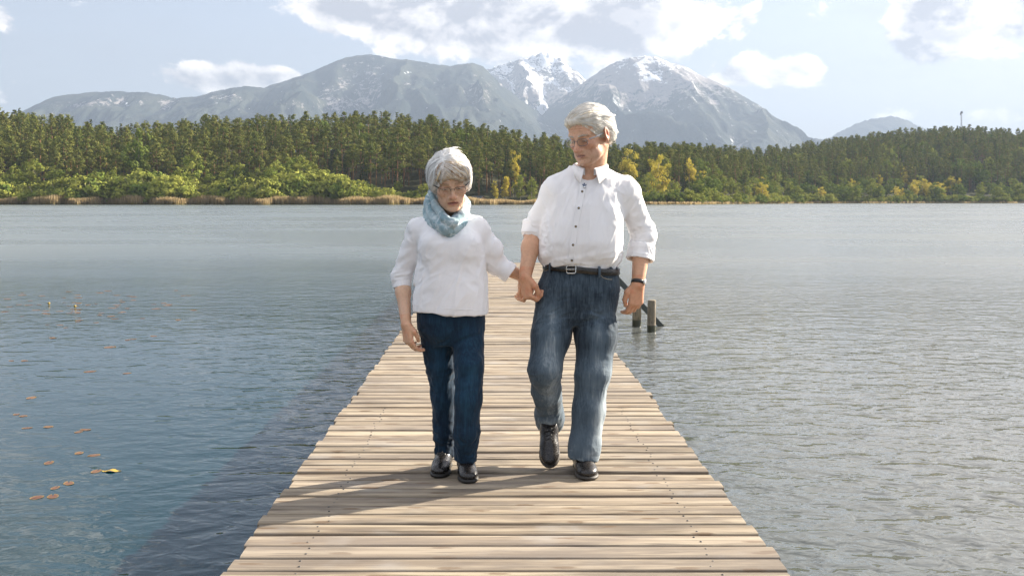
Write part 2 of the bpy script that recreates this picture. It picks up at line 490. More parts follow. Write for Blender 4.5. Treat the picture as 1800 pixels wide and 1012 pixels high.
mountain('far_hill', [(1360, 290), (1430, 254), (1460, 241), (1490, 226), (1515, 214), (1540, 207), (1568, 203), (1585, 207), (1604, 217), (1640, 234), (1700, 262), (1760, 290)],
         10400, 2200, lambda x, y, g, f, s: .1 + .2 * f, lambda x, y, g, f, s: 0 * x, 5, .15, 500, 12)

HAZE_DENSITY = 10.5e-5
def make_haze():
    m = bpy.data.materials.new('air')
    m.use_nodes = True
    nt = m.node_tree
    nt.nodes.clear()
    o = nt.nodes.new('ShaderNodeOutputMaterial')
    v = nd(nt, 'ShaderNodeVolumePrincipled', Color=(.280, .345, .452, 1), Density=HAZE_DENSITY, Anisotropy=.15)
    nt.links.new(v.outputs[0], o.inputs['Volume'])
    bm = bmesh.new()
    bm_box(bm, (-20000, -4000, -14.5), (20000, 19000, 1600))
    tag(link('haze', bm_mesh('haze', bm), m), kind='stuff')
make_haze()
# ------------------------------------------------------------------ the jetty
def wood_mat(name, tones, grey=.3, stretch=(.8, 20, 20), dark=(.10, .075, .05)):
    m, nt, b = material(name, tones[0], .82, .25)
    r = objrand(nt)
    off = nd(nt, 'ShaderNodeCombineXYZ', X=mth(nt, 'MULTIPLY', r, 97.0), Y=mth(nt, 'MULTIPLY', r, 41.0), Z=mth(nt, 'MULTIPLY', r, 63.0)).outputs[0]
    p = vmth(nt, 'ADD', objco(nt), off)
    q = nd(nt, 'ShaderNodeMapping', Vector=p, Scale=stretch).outputs[0]
    grain = noise(nt, q, 1.0, 6, .62, .6)
    fib = noise(nt, nd(nt, 'ShaderNodeMapping', Vector=p, Scale=(stretch[0] * 2.2, stretch[1] * 4.4, stretch[2] * 4.4)).outputs[0], 1.0, 4, .6, .2)
    blot = noise(nt, nd(nt, 'ShaderNodeMapping', Vector=p, Scale=(1.5, 9.0, 9.0)).outputs[0], 1.0, 4, .6)
    c = mixc(nt, maprange(nt, grain, .38, .62), tones[0], tones[1])
    c = mixc(nt, mth(nt, 'MULTIPLY', maprange(nt, blot, .44, .64), .80), c, tones[2])
    c = mixc(nt, mth(nt, 'MULTIPLY', maprange(nt, fib, .57, .74), .62), c, dark)
    big = noise(nt, nd(nt, 'ShaderNodeMapping', Vector=p, Scale=(2.6, 3.0, 3.0)).outputs[0], 1.0, 3, .6)
    c = mixc(nt, mth(nt, 'MULTIPLY', maprange(nt, big, .55, .75), .55), c, (.30, .285, .26) if name.startswith('weathered') else (.10, .09, .08))
    # knots
    kv = nd(nt, 'ShaderNodeTexVoronoi', {'feature': 'F1', 'voronoi_dimensions': '2D'}, Vector=vmth(nt, 'ADD', nd(nt, 'ShaderNodeMapping', Vector=p, Scale=(2.3, 9.0, 9.0)).outputs[0], nd(nt, 'ShaderNodeVectorMath', {'operation': 'SCALE'}, i0=nd(nt, 'ShaderNodeTexNoise', Vector=p, Scale=30.0).outputs[1], Scale=.10).outputs[0]), Scale=1.0, Randomness=1.0)
    kn = maprange(nt, kv.outputs['Distance'], .06, .13, 1.0, 0.0)
    ck = mth(nt, 'ABSOLUTE', mth(nt, 'SUBTRACT', noise(nt, nd(nt, 'ShaderNodeMapping', Vector=p, Scale=(stretch[0] * .7, stretch[1] * 1.7, stretch[2] * 1.7)).outputs[0], 1.0, 3, .55, .3), .5))
    ck = mth(nt, 'MULTIPLY', maprange(nt, ck, .0, .022, .85, 0.0), maprange(nt, noise(nt, p, 2.2, 2, .5), .42, .60))
    c = mixc(nt, ck, c, tuple(x * .55 for x in dark))
    c = mixc(nt, mth(nt, 'MULTIPLY', kn, .70), c, (.12, .075, .042))
    # each board has weathered in its own way
    tone = maprange(nt, mth(nt, 'FRACT', mth(nt, 'MULTIPLY', r, 7.31)), 0, 1, .84, 1.12, False)
    c = mixc(nt, 1.0, c, nd(nt, 'ShaderNodeCombineColor', Red=tone, Green=tone, Blue=tone).outputs[0], 'MULTIPLY')
    gr = maprange(nt, mth(nt, 'FRACT', mth(nt, 'MULTIPLY', r, 13.7)), .3, 1, 0, grey, False)
    c = mixc(nt, gr, c, (.235, .21, .19))
    nt.links.new(c, b.inputs['Base Color'])
    h = mth(nt, 'ADD', mth(nt, 'MULTIPLY', grain, .6), mth(nt, 'MULTIPLY', fib, .7))
    bump(nt, b, h, .55, .004)
    return m
PLANKW = wood_mat('weathered_plank_wood', [(.215, .170, .120), (.345, .290, .215), (.130, .106, .085)])
BEAMW = wood_mat('jetty_beam_wood', [(.17, .13, .09), (.23, .18, .13), (.14, .12, .10)], .5)
m_steel, _nt, _b = material('screw_steel', (.10, .095, .09), .5, .5, 0.9)
DX0, DX1, PITCH = -.954, 1.021, .1262

def plank_mesh(w, seed, groove=False):
    """a board about two metres long: softened edges, a slight wave along it, its top at z = 0"""
    r = random.Random(seed)
    prof = [(-w, -.040), (-w, -.007), (-w + .003, -.0022), (-w + .008, 0), (-w * .4, .0012), (w * .4, .0010), (w - .008, 0), (w - .003, -.0022), (w, -.007), (w, -.040)]
    n = 9
    V, F = [], []
    ph, a1 = r.uniform(0, 6), r.uniform(.0006, .0018)
    for i in range(n):
        x = DX0 + (DX1 - DX0) * i / (n - 1)
        dy = a1 * math.sin(ph + i * .8) + r.uniform(-.0006, .0006)
        dz = .0009 * math.sin(ph * 1.7 + i * .6)
        k = r.uniform(-.0008, .0008)
        for (y, z) in prof:
            V.append((x, y + dy + (k if y > 0 else -k), z + (dz if z > -.03 else 0)))
    L = len(prof)
    for i in range(n - 1):
        for j in range(L):
            a = i * L + j; b2 = i * L + (j + 1) % L
            F.append((a, a + L, b2 + L, b2))
    F.append(tuple(range(L))); F.append(tuple((n - 1) * L + j for j in range(L))[::-1])
    return np_mesh('plank', V, F, False)

jetty = empty('jetty', (0, 10, 0), 'long weathered wooden jetty of crosswise planks that the couple walks along', 'jetty')
JL = (0, -10, 0)
variants = [plank_mesh((.0548, .0560, .0572, .0553, .0577, .0540, .0564)[i], 50 + i) for i in range(7)]
for me in variants: me.materials.append(PLANKW)
sc_mb = MB()
sc_mb.tube([(0, 0, -.004), (0, 0, .0012), (0, 0, .0020)], [.0048, .0048, .0036], 8)
SCREW = sc_mb.mesh('screw', True); SCREW.materials.append(m_steel)
pr = random.Random(3)
yy, i = 1.30, 0
while yy < 20.9:
    p = link('plank', variants[pr.randrange(7)], None, jetty, (pr.gauss(0, .007), yy - 10 + pr.gauss(0, .0012), pr.gauss(0, .0022)))
    p.rotation_euler = (pr.gauss(0, .012), pr.gauss(0, .0008), pr.gauss(0, .0014))
    if pr.random() < .5: p.scale = (-1, 1, 1); p.location.x += DX0 + DX1
    if 3.2 < yy < 6.3:
        for jx in (-.70, .78):
            for dy in (-.030, .028):
                link('screw', SCREW, None, p, (((jx + pr.gauss(0, .010)) - p.location.x) * p.scale[0], dy + pr.gauss(0, .004), .0008))
    yy += PITCH + pr.choice((-.0016, 0, 0, .0014)); i += 1
JEND = yy - PITCH
for jx in (-.70, .035, .78):
    bm = bmesh.new(); bm_box(bm, (jx - .05, 1.2, -.215), (jx + .05, JEND, -.0405))
    link('beam', bm_mesh('beam', bm), BEAMW, jetty, JL)
for k in range(7):
    y = 2.4 + k * 3.0
    bm = bmesh.new(); bm_box(bm, (-.90, y - .06, -.335), (.965, y + .06, -.2155))
    link('crossbeam', bm_mesh('crossbeam', bm), BEAMW, jetty, JL)
    for jx in (-.72, .80):
        V, F = tube([(jx, y, -4.4), (jx, y, -.60), (jx + .006, y, -.336)], [.09, .085, .08], 12)
        link('pile', np_mesh('pile', V, F), BEAMW, jetty, JL)

# ------------------------------------------------------------------ posts and rail in the water beside the jetty
POSTW = wood_mat('old_post_wood', [(.17, .135, .085), (.26, .215, .15), (.12, .105, .06)], .35, (26, 26, 1.3), (.05, .045, .03))
m_wet, _nt, _b = material('wet_post_foot', (.035, .038, .02), .35, .5)
def post(name, px, pyb, r, ztop, label, seed):
    c = px_ground(px, pyb, WATER_Z)
    e = empty(name, (c.x, c.y, WATER_Z), label, 'post', 'posts in the water beside the jetty')
    rr = random.Random(seed)
    H = ztop - WATER_Z
    sides = 16
    zs = [-3.6, -.2, .09, .10, H * .4, H * .7, H - .012, H - .002, H]
    rs = [1.1, 1.05, 1.03, 1.0, 1.0, .98, .97, .93, .4]
    V, F = [], []
    lob = [rr.uniform(.93, 1.06) for _ in range(sides)]
    for z, q in zip(zs, rs):
        for s in range(sides):
            a = 2 * math.pi * s / sides
            V.append((r * q * lob[s] * math.cos(a) + .012 * z, r * q * lob[s] * math.sin(a), z))
    for i in range(len(zs) - 1):
        for s in range(sides):
            a = i * sides + s; b2 = i * sides + (s + 1) % sides
            F.append((a, b2, b2 + sides, a + sides))
    F.append(tuple((len(zs) - 1) * sides + s for s in range(sides)))
    mi = [1 if f < 2 * sides else 0 for f in range(len(F))]
    link('shaft', np_mesh('post_shaft', V, F, True, mat_idx=mi), [POSTW, m_wet], e)
    return c
pc = post('mooring_post', 1145, 583, .056, -0.025, 'short weathered round post standing in the water right of the jetty', 1)
post('mooring_post', 1119, 573, .060, -.05, 'dark post in the water half hidden by the man\'s hanging hand', 2)
m_rail, _nt, _b = material('rail_metal', (.055, .065, .06), .5, .5)
lad = empty('bathing_ladder', (1.07, 14.0, 0), 'dark sloping ladder rail going down from the jetty into the water', 'ladder')
b = MB()
ld = Vector((2.33 - 1.05, 0, -.50 - .86)).normalized(); lp = Vector((0, 1, 0)); lu = ld.cross(lp)
def beam_between(mb, a, c, wa, wb, side):
    a, c = Vector(a), Vector(c); d = (c - a).normalized(); u = d.cross(side).normalized()
    V = [a + side * sx * wa + u * su * wb for (sx, su) in ((-1, -1), (1, -1), (1, 1), (-1, 1))] + [c + side * sx * wa + u * su * wb for (sx, su) in ((-1, -1), (1, -1), (1, 1), (-1, 1))]
    mb.add(V, [(3, 2, 1, 0), (4, 5, 6, 7), (0, 1, 5, 4), (1, 2, 6, 5), (2, 3, 7, 6), (3, 0, 4, 7)])
b = MB(); beam_between(b, (1.07, 13.93, .88), (2.40, 13.93, -.56), .022, .036, lp)
link('rail', b.mesh('rail'), m_rail, lad, (-1.07, -14.0, 0))
b = MB(); b.box((1.035, 13.955, -1.2), (1.105, 14.025, .93))
link('rail_post', b.mesh('rail_post'), m_rail, lad, (-1.07, -14.0, 0))

# ------------------------------------------------------------------ water lily pads
def pad_mat():
    m, nt, b = material('lily_leaf', (.2, .1, .05), .55, .25)
    r = objrand(nt)
    n = noise(nt, vmth(nt, 'ADD', objco(nt), (3, 1, 2)), 22, 3, .6)
    c = mixc(nt, r, (.100, .046, .030), (.155, .080, .040))
    c = mixc(nt, maprange(nt, n, .5, .75, 0, .7), c, (.11, .045, .03))
    c = mixc(nt, maprange(nt, attr(nt, 'rim').outputs['Fac'], .72, 1.0, 0, .8), c, (.22, .15, .04))
    nt.links.new(c, b.inputs['Base Color'])
    return m
PADM = pad_mat()
def pad_mesh(seed):
    r = random.Random(seed)
    V, F, rim = [(0, 0, .0006)], [], [0.0]
    n = 22
    k1, k2, ph = r.uniform(.02, .07), r.uniform(.01, .05), r.uniform(0, 6)
    for ring in (.5, .85, 1.0):
        for s in range(n + 1):
            a = .16 + (2 * math.pi - .32) * s / n
            q = ring * (1 + k1 * math.sin(2 * a + ph) + k2 * math.sin(5 * a))
            z = .0004 + .0010 * max(0, math.sin(2 * a + ph)) * ring ** 6 * r.uniform(.6, 1.2)
            V.append((q * math.cos(a), q * .84 * math.sin(a), z if ring < 1 else z * 1.6)); rim.append(ring)
    for s in range(n): F.append((0, 1 + s, 2 + s))
    for k in range(2):
        for s in range(n):
            a = 1 + k * (n + 1) + s
            F.append((a, a + n + 1, a + n + 2, a + 1))
    me = np_mesh('lily_pad', np.array(V), F, True, {'rim': np.array(rim)})
    me.materials.append(PADM)
    return me
PADS = [pad_mesh(i) for i in range(6)]
def pad(px, py, wpx, label, group):
    c = px_ground(px, py, WATER_Z)
    R = wpx / 2 / F_PX * c.y
    o = link('lily_pad', PADS[pr.randrange(6)], None, None, (c.x, c.y, WATER_Z + .0008))
    o.rotation_euler = (0, 0, pr.uniform(0, 6.28)); o.scale = (R * .94, R * pr.uniform(.70, .92), .8)
    tag(o, label, 'lily pad', group)
NEAR = [(65, 874, 28, 'larger of the two touching reddish lily pads lowest on the left'), (93, 872, 29, 'flat reddish lily pad touching a larger one lowest on the left'),
        (97, 857, 23, 'small reddish lily pad just above the lowest touching pair'), (121, 849, 27, 'oval reddish lily pad right of a small one above the lowest pair'),
        (86, 813, 26, 'lone reddish lily pad left of the yellow curled leaf'), (169, 828, 26, 'lily pad with ochre edge left of the curled yellow leaf'),
        (139, 796, 20, 'small reddish pad left of another in the middle pair'), (165, 800, 23, 'reddish lily pad right of a smaller one in the middle pair'),
        (138, 759, 17, 'left one of two overlapping lily pads far out from jetty'), (150, 755, 21, 'right one of two overlapping lily pads far out from jetty'),
        (85, 750, 20, 'lone flat brown lily pad between two pairs'), (48, 752, 19, 'lone brown lily pad below a pair near the frame\'s left edge'),
        (29, 728, 16, 'left pad of a small pair near the frame\'s left edge'), (41, 731, 17, 'right pad of a small pair near the frame\'s left edge'),
        (55, 699, 24, 'highest of the separate near lily pads, by the left edge'), (158, 653, 22, 'flat lily pad alone in the pale water'), (223, 656, 16, 'small lily pad right of the one alone in pale water')]
for px, py, w, lb in NEAR: pad(px, py, w, lb, 'lily pads scattered on the near water')
FARG = 'lily pads of the distant patch'
for px, py, w in [(193, 610, 24), (20, 634, 13), (43, 634, 16)]: pad(px, py, w, 'thin brown lily pad of the distant patch on the left', FARG)
pr2 = random.Random(12)
for k in range(78):
    if pr2.random() < .62: px, py = pr2.gauss(190, 95), pr2.gauss(541, 14)
    else: px, py = pr2.uniform(-5, 340), pr2.uniform(510, 600)
    if px > 400 or py < 500: continue
    pad(px, py, pr2.uniform(8, 17), 'thin brown lily pad in the ' + ('upper' if py < 536 else 'middle' if py < 556 else 'lower') + (' left part' if px < 130 else ' middle' if px < 230 else ' right part') + ' of the distant patch', FARG)
# curled yellow leaf and two yellow buds
m_yel, _nt, _b = material('yellow_leaf', (.34, .23, .035), .5, .4)
c = px_ground(196, 828, WATER_Z)
V, F = [], []
for i in range(9):
    for j in range(5):
        u, v = i / 8 - .5, j / 4 - .5
        V.append((u * .125, v * .05 * (1 - (2 * u) ** 2 * .8), .004 + .005 * math.cos(9 * u) + .010 * v * v))
for i in range(8):
    for j in range(4):
        a = i * 5 + j; F.append((a, a + 5, a + 6, a + 1))
tag(link('curled_leaf', np_mesh('curled_leaf', V, F), m_yel, None, (c.x, c.y, WATER_Z)), 'curled yellow leaf floating beside a brown lily pad', 'leaf')
for px, py, lb in ((86, 536, 'left one of two yellow water lily buds in the distant patch'), (132, 541, 'right one of two yellow water lily buds in the distant patch')):
    c = px_ground(px, py, WATER_Z)
    b = MB()
    b.tube([(0, 0, -.3), (0, 0, .012)], .006, 6)
    b.tube([(0, 0, .008), (0, 0, .018), (0, 0, .030), (0, 0, .044), (0, 0, .048)], [.008, .018, .021, .016, .004], 10)
    tag(link('lily_bud', b.mesh('lily_bud', True), m_yel, None, (c.x, c.y, WATER_Z)), lb, 'flower', 'yellow water lily buds')
# ------------------------------------------------------------------ trees of the far shore
def leaf_mat(name, a, b2, c3, transl=.25):
    m = bpy.data.materials.new(name); m.use_nodes = True
    nt = m.node_tree; nt.nodes.clear()
    out = nt.nodes.new('ShaderNodeOutputMaterial')
    r = objrand(nt)
    col = mixc(nt, r, a, b2)
    col = mixc(nt, mth(nt, 'MULTIPLY', attr(nt, 'tint').outputs['Fac'], .8), col, c3)
    d = nd(nt, 'ShaderNodeBsdfDiffuse', Color=col)
    t = nd(nt, 'ShaderNodeBsdfTranslucent', Color=col)
    mx = nd(nt, 'ShaderNodeMixShader', Fac=transl, i1=d.outputs[0], i2=t.outputs[0])
    nt.links.new(mx.outputs[0], out.inputs['Surface'])
    return m
PINE_L = leaf_mat('pine_needles', (.070, .100, .026), (.125, .140, .036), (.22, .205, .055), .12)
SPRUCE_L = leaf_mat('spruce_needles', (.045, .068, .024), (.070, .090, .030), (.11, .11, .038), .1)
BROAD_L = leaf_mat('fresh_leaves', (.125, .17, .032), (.20, .23, .044), (.31, .305, .07), .22)
GREEN_L = leaf_mat('deep_green_leaves', (.070, .110, .024), (.105, .145, .030), (.16, .19, .042), .2)
YELL_L = leaf_mat('yellow_leaves', (.36, .32, .045), (.44, .37, .06), (.54, .43, .09), .35)
m_bark, nt, b = material('pine_bark', (.22, .12, .06), .9, .1)
nt.links.new(mixc(nt, noise(nt, objco(nt), .5, 4), (.30, .155, .07), (.13, .085, .055)), b.inputs['Base Color'])
m_birch, nt, b = material('pale_bark', (.30, .26, .19), .9, .1)

def leaves(rr, centres, n, size, spread, flat=.6):
    """small four-cornered leaf sprays round each clump centre; returns V, F, tint"""
    V, F, T = [], [], []
    for (c, rad_, tint) in centres:
        for _ in range(n):
            d = rr.normal(size=3); d /= np.linalg.norm(d)
            q = rr.random() ** .45
            p = np.array(c) + d * q * rad_ * np.array([1, 1, flat])
            out_ = np.array([c[0], c[1], 0]) / (math.hypot(c[0], c[1]) + .3)
            nrm = out_ * .75 + d * .75 + rr.normal(size=3) * .38 + np.array([0, 0, .30]); nrm /= np.linalg.norm(nrm)
            a = np.cross(nrm, rr.normal(size=3)); a /= np.linalg.norm(a)
            bb = np.cross(nrm, a)
            s = size * (.6 + .8 * rr.random())
            o = len(V)
            V += [p - a * s, p - bb * s * .42, p + a * s, p + bb * s * .42]
            F.append((o, o + 1, o + 2, o + 3))
            T += [np.clip(tint + rr.normal() * .12, 0, 1)] * 4
    return V, F, T

def crown_mesh(V, F, T, m):
    me = np_mesh('crown', np.array(V), np.array(F), False, {'tint': np.array(T)})
    me.materials.append(m)
    return me

def pine_proto(seed, spruce=False):
    rr = np.random.default_rng(seed)
    H = 22.0
    tr = MB()
    lean = rr.normal(size=2) * .35
    tr.tube([(0, 0, -1.5), (lean[0] * .2, lean[1] * .2, 6), (lean[0] * .6, lean[1] * .6, 13), (lean[0], lean[1], 21.2)], [.30, .25, .18, .04], 7)
    cs = []
    if spruce:
        k = 0
        for z in np.arange(3.0, 21.6, .95):
            R = 3.0 * (1 - z / 22.6) ** .85 + .15
            m = max(3, int(R * 4.2))
            for j in range(m):
                a = 2 * math.pi * j / m + k * .9 + rr.normal() * .2
                q = R * (.62 + .3 * rr.random())
                cs.append(((q * math.cos(a), q * math.sin(a), z - q * .28 + rr.normal() * .2), .35 + R * .22, rr.random() * .5))
            k += 1
        V, F, T = leaves(rr, cs, 9, .42, 1, .45)
        return tr.mesh('trunk', True), crown_mesh(V, F, T, SPRUCE_L)
    z0 = 8.0 + rr.random() * 3
    for k in range(46):
        u = rr.random() ** .8
        z = z0 + (21.6 - z0) * u
        R = 3.15 * (math.sin(math.pi * min(1, .16 + .80 * u)) ** .75) * (.75 + .35 * rr.random())
        a = rr.random() * 2 * math.pi
        q = R * math.sqrt(rr.random()) * .98
        c = (q * math.cos(a) + lean[0] * z / 22, q * math.sin(a) + lean[1] * z / 22, z)
        cs.append((c, .70 + .75 * rr.random(), rr.random() * .8))
        if k % 3 == 0:
            zb = z - .9
            tr.tube([(lean[0] * zb / 22, lean[1] * zb / 22, zb), c], [.07, .025], 4, False)
    for k in range(5):       # a few dead snags below the crown
        z = z0 - rr.random() * 3.5; a = rr.random() * 6.28; L = .7 + rr.random()
        tr.tube([(0, 0, z), (L * math.cos(a), L * math.sin(a), z + .1)], [.05, .02], 4, False)
    V, F, T = leaves(rr, cs, 32, .34, 1, .55)
    return tr.mesh('trunk', True), crown_mesh(V, F, T, PINE_L)

def broad_proto(seed, m, slim=1.0, n=52, low=.16):
    rr = np.random.default_rng(seed)
    H = 12.0
    tr = MB()
    tr.tube([(0, 0, -1), (.1, 0, 3), (.15, .1, 6.5), (0, 0, 10.5)], [.24, .18, .12, .03], 7)
    cs = []
    lobes = [(rr.normal() * 1.3 * slim, rr.normal() * 1.3 * slim, H * (.38 + .40 * rr.random()), 1.5 + 1.2 * rr.random()) for _ in range(7)]
    for k in range(n):
        if k < n * .55:
            lx, ly, lz, lr = lobes[k % 7]
            d = rr.normal(size=3); d /= np.linalg.norm(d)
            c = (lx + d[0] * lr * slim, ly + d[1] * lr * slim, min(lz + d[2] * lr * 1.1, 11.6))
        else:
            u = low + (.97 - low) * rr.random()
            R = 3.0 * slim * math.sin(math.pi * (.10 + .84 * u)) ** .7
            a = rr.random() * 2 * math.pi; q = R * rr.random() ** .4
            c = (q * math.cos(a), q * math.sin(a), H * u)
        cs.append((c, .65 + .7 * rr.random(), rr.random()))
        if k % 5 == 0:
            zb = max(1.5, c[2] - 2.0)
            tr.tube([(.1, 0, zb), c], [.07, .02], 4, False)
    V, F, T = leaves(rr, cs, 38, .33, 1, .8)
    tm = tr.mesh('trunk', True); tm.materials.append(m_birch)
    return tm, crown_mesh(V, F, T, m)

def shrub_proto(seed, m, n=34):
    rr = np.random.default_rng(seed)
    cs = []
    for k in range(n):
        a = rr.random() * 2 * math.pi; q = 2.6 * math.sqrt(rr.random())
        h = 4.0 * math.sqrt(max(.05, 1 - (q / 2.9) ** 2)) * (.35 + .65 * rr.random())
        cs.append(((q * math.cos(a), q * math.sin(a), h), .55 + .5 * rr.random(), rr.random()))
    tr = MB()
    for k in range(6):
        a = k * 1.05; tr.tube([(0, 0, -.6), (.8 * math.cos(a), .8 * math.sin(a), 1.8), (1.5 * math.cos(a), 1.5 * math.sin(a), 3.2)], [.07, .05, .02], 4, False)
    V, F, T = leaves(rr, cs, 36, .29, 1, .9)
    tm = tr.mesh('stems', True); tm.materials.append(m_birch)
    return tm, crown_mesh(V, F, T, m)

PINES = [pine_proto(100 + i) for i in range(6)] + [pine_proto(120 + i, True) for i in range(2)]
for tme, _c in PINES: tme.materials.append(m_bark)
BROADS = [broad_proto(200 + i, BROAD_L, s) for i, s in enumerate((1.0, .85, 1.15))]
GREENS = [broad_proto(220 + i, GREEN_L, s) for i, s in enumerate((1.0, 1.15))]
YELLOWS = [broad_proto(240 + i, YELL_L, s, 46) for i, s in enumerate((.9, 1.1))]
SLIMS = [broad_proto(260 + i, YELL_L, .42, 34, .25) for i in range(2)]
SHRUBS = [shrub_proto(300 + i, m) for i, m in enumerate((BROAD_L, BROAD_L, GREEN_L))]

tr_rng = random.Random(21)
def tree(name, proto, x, y, s, label, cat, group, sxy=None):
    z = float(terrain_z(x, y))
    e = empty(name, (x, y, z - .2), label, cat, group, tr_rng.uniform(0, 6.28))
    e.scale = ((sxy or s), (sxy or s), s)
    link('stems' if name == 'willow_bush' else 'trunk', proto[0], None, e)
    link('crown', proto[1], None, e)
    return e

def at_px(px, Y):
    t = (px - VX) / F_PX
    return t * Y, Y
def tree_px(name, proto, H0, px, ytop, d, label, cat, group, wide=1.0):
    """a tree whose top shows at photo row ytop, d metres behind the shore line"""
    t = (px - VX) / F_PX
    Y = float(shore_y(t)) + d
    x = t * Y
    z = float(terrain_z(x, Y)) - .2
    top = CAMZ + (VY - ytop) / F_PX * Y
    s = max(.2, (top - z) / H0)
    tree(name, proto, x, Y, s, label, cat, group, s * wide)

# --- singled-out broadleaved trees
B, G, Yw, S = BROADS, GREENS, YELLOWS, SLIMS
tree_px('broadleaf_tree', G[1], 12, 243, 228, 44, 'tall fresh green tree standing out before the dark pines on the left', 'tree', None, .72)
tree_px('broadleaf_tree', B[0], 12, 338, 264, 30, 'rounded light green tree right of the tall green one, before the pines', 'tree', None, .85)
tree_px('broadleaf_tree', B[2], 12, 62, 282, 30, 'broad yellow green tree at the far left of the wood edge', 'tree', None, 1.1)
tree_px('broadleaf_tree', B[1], 12, 512, 274, 34, 'large light green tree above the sloping bushes left of the woman', 'tree', None, 1.1)
tree_px('yellow_tree', Yw[0], 12, 902, 266, 44, 'bright yellow tree top among dark pines between the couple', 'tree', None, .50)
tree_px('slim_tree', S[0], 12, 871, 318, 16, 'thin yellow tree left of its twin behind the hut', 'tree', None, .9)
tree_px('slim_tree', S[1], 12, 889, 308, 16, 'thin yellow tree right of its twin behind the hut', 'tree', None, .9)
tree_px('broadleaf_tree', B[1], 12, 915, 306, 24, 'light green tree behind the man\'s rolled sleeve', 'tree', None, .8)
tree_px('broadleaf_tree', B[0], 12, 935, 310, 20, 'light green tree half hidden by the man\'s arm', 'tree', None, .8)
tree_px('yellow_tree', Yw[1], 12, 1158, 271, 40, 'big round yellow tree right of the man\'s shoulder', 'tree', None, .88)
tree_px('yellow_tree', Yw[0], 12, 1104, 264, 60, 'yellow tree top behind the man\'s shoulder', 'tree', None, .80)
tree_px('yellow_tree', Yw[0], 12, 1212, 279, 80, 'pale yellow tree right of the big round one', 'tree', None, .75)
tree_px('broadleaf_tree', B[2], 12, 1140, 305, 22, 'yellow green tree below the big round yellow one', 'tree', None, 1.0)
tree_px('broadleaf_tree', B[0], 12, 1185, 315, 16, 'low green tree at the water right of the man\'s elbow', 'tree', None, 1.1)
tree_px('broadleaf_tree', B[1], 12, 1232, 322, 14, 'spreading light green tree at the end of the near shore', 'tree', None, 1.2)
tree_px('broadleaf_tree', B[2], 12, 1100, 312, 18, 'light green tree beside the man\'s upper arm', 'tree', None, 1.0)

# --- rows of broadleaved trees and bushes along the left shore
rw = random.Random(5)
LT = [(530, 279), (552, 290), (470, 288), (576, 297), (604, 306), (630, 314), (652, 322), (40, 284), (112, 296), (180, 296), (265, 300), (415, 288), (95, 290), (130, 306), (160, 304), (195, 292), (285, 300), (312, 292), (365, 296), (395, 300), (428, 292), (455, 296), (482, 283), (545, 288), (566, 302), (590, 308), (618, 316), (22, 290), (-8, 296), (642, 318), (664, 328), (700, 318)]
for px, yt in LT:
    tree_px('broadleaf_tree', rw.choice(B + [G[0]]), 12, px + rw.uniform(-5, 5), yt, rw.uniform(22, 36), 'light green broadleaf tree before the pines ' + ('at the far left' if px < 125 else 'left of the tall fresh green tree' if px < 243 else 'right of the tall fresh green tree' if px < 440 else 'on the sloping row left of the woman'), 'tree', 'broadleaf trees before the pines on the left shore', rw.uniform(.85, 1.1))
px = -20
while px < 760:
    yt = 310 + 9 * math.sin(px * .021) + rw.uniform(-9, 12) + (14 if px > 640 else 0)
    tree_px('willow_bush', rw.choice(SHRUBS[:2] if rw.random() < .8 else SHRUBS[2:]), 4.5, px, yt, rw.uniform(9, 20), 'yellow green bush behind the reeds ' + ('at the far left' if px < 130 else 'below the tall fresh green tree' if px < 290 else 'below the rounded light green tree' if px < 440 else 'at the foot of the sloping trees' if px < 640 else 'left of the woman'), 'bush', 'bushes behind the reeds on the left shore', rw.uniform(.9, 1.3))
    px += rw.uniform(5, 11)
for px in list(range(1085, 1262, 11)):
    tree_px('willow_bush', rw.choice(SHRUBS), 4.5, px, 334 + rw.uniform(-6, 5), rw.uniform(6, 14), 'green bush at the water right of the man', 'bush', 'bushes on the shore right of the man', rw.uniform(.9, 1.2))
px = 1262
while px < 1830:
    tree_px('willow_bush', rw.choice(SHRUBS), 4.5, px, 343 + rw.uniform(-6, 4), rw.uniform(3, 10), 'low green bush at the water\'s edge ' + ('in the middle of' if px < 1540 else 'towards the far end of') + ' the right shore', 'bush', 'bushes along the right shore', rw.uniform(.9, 1.4))
    px += rw.uniform(5, 10)
# --- mixed trees of the right shore
for k in range(230):
    px = rw.uniform(1225, 1830)
    u = rw.random() ** 1.3
    d = 6 + 170 * u
    t = (px - VX) / F_PX; Y = float(shore_y(t)) + d
    yel = rw.random() < .16 + (.3 if 1560 < px < 1640 else 0)
    p = rw.choice(YELLOWS if yel else (BROADS if rw.random() < .55 else GREENS))
    sc_ = rw.uniform(.75, 1.25)
    where = ('just beyond the end of the near shore' if px < 1330 else 'below the low far hill' if px < 1530 else 'below the small rounded far hill' if px < 1650 else 'below the radio mast' if px < 1740 else 'at the right end of the shore') + (' near the water' if d < 45 else ' up the slope')
    tree('broadleaf_tree', p, t * Y, Y, sc_, ('small yellow tree ' if yel else 'tall green broadleaf tree ' if sc_ > 1.05 else 'small green broadleaf tree ') + where, 'tree', 'yellow trees of the right shore' if yel else 'green trees of the right shore', sc_ * rw.uniform(.95, 1.25))

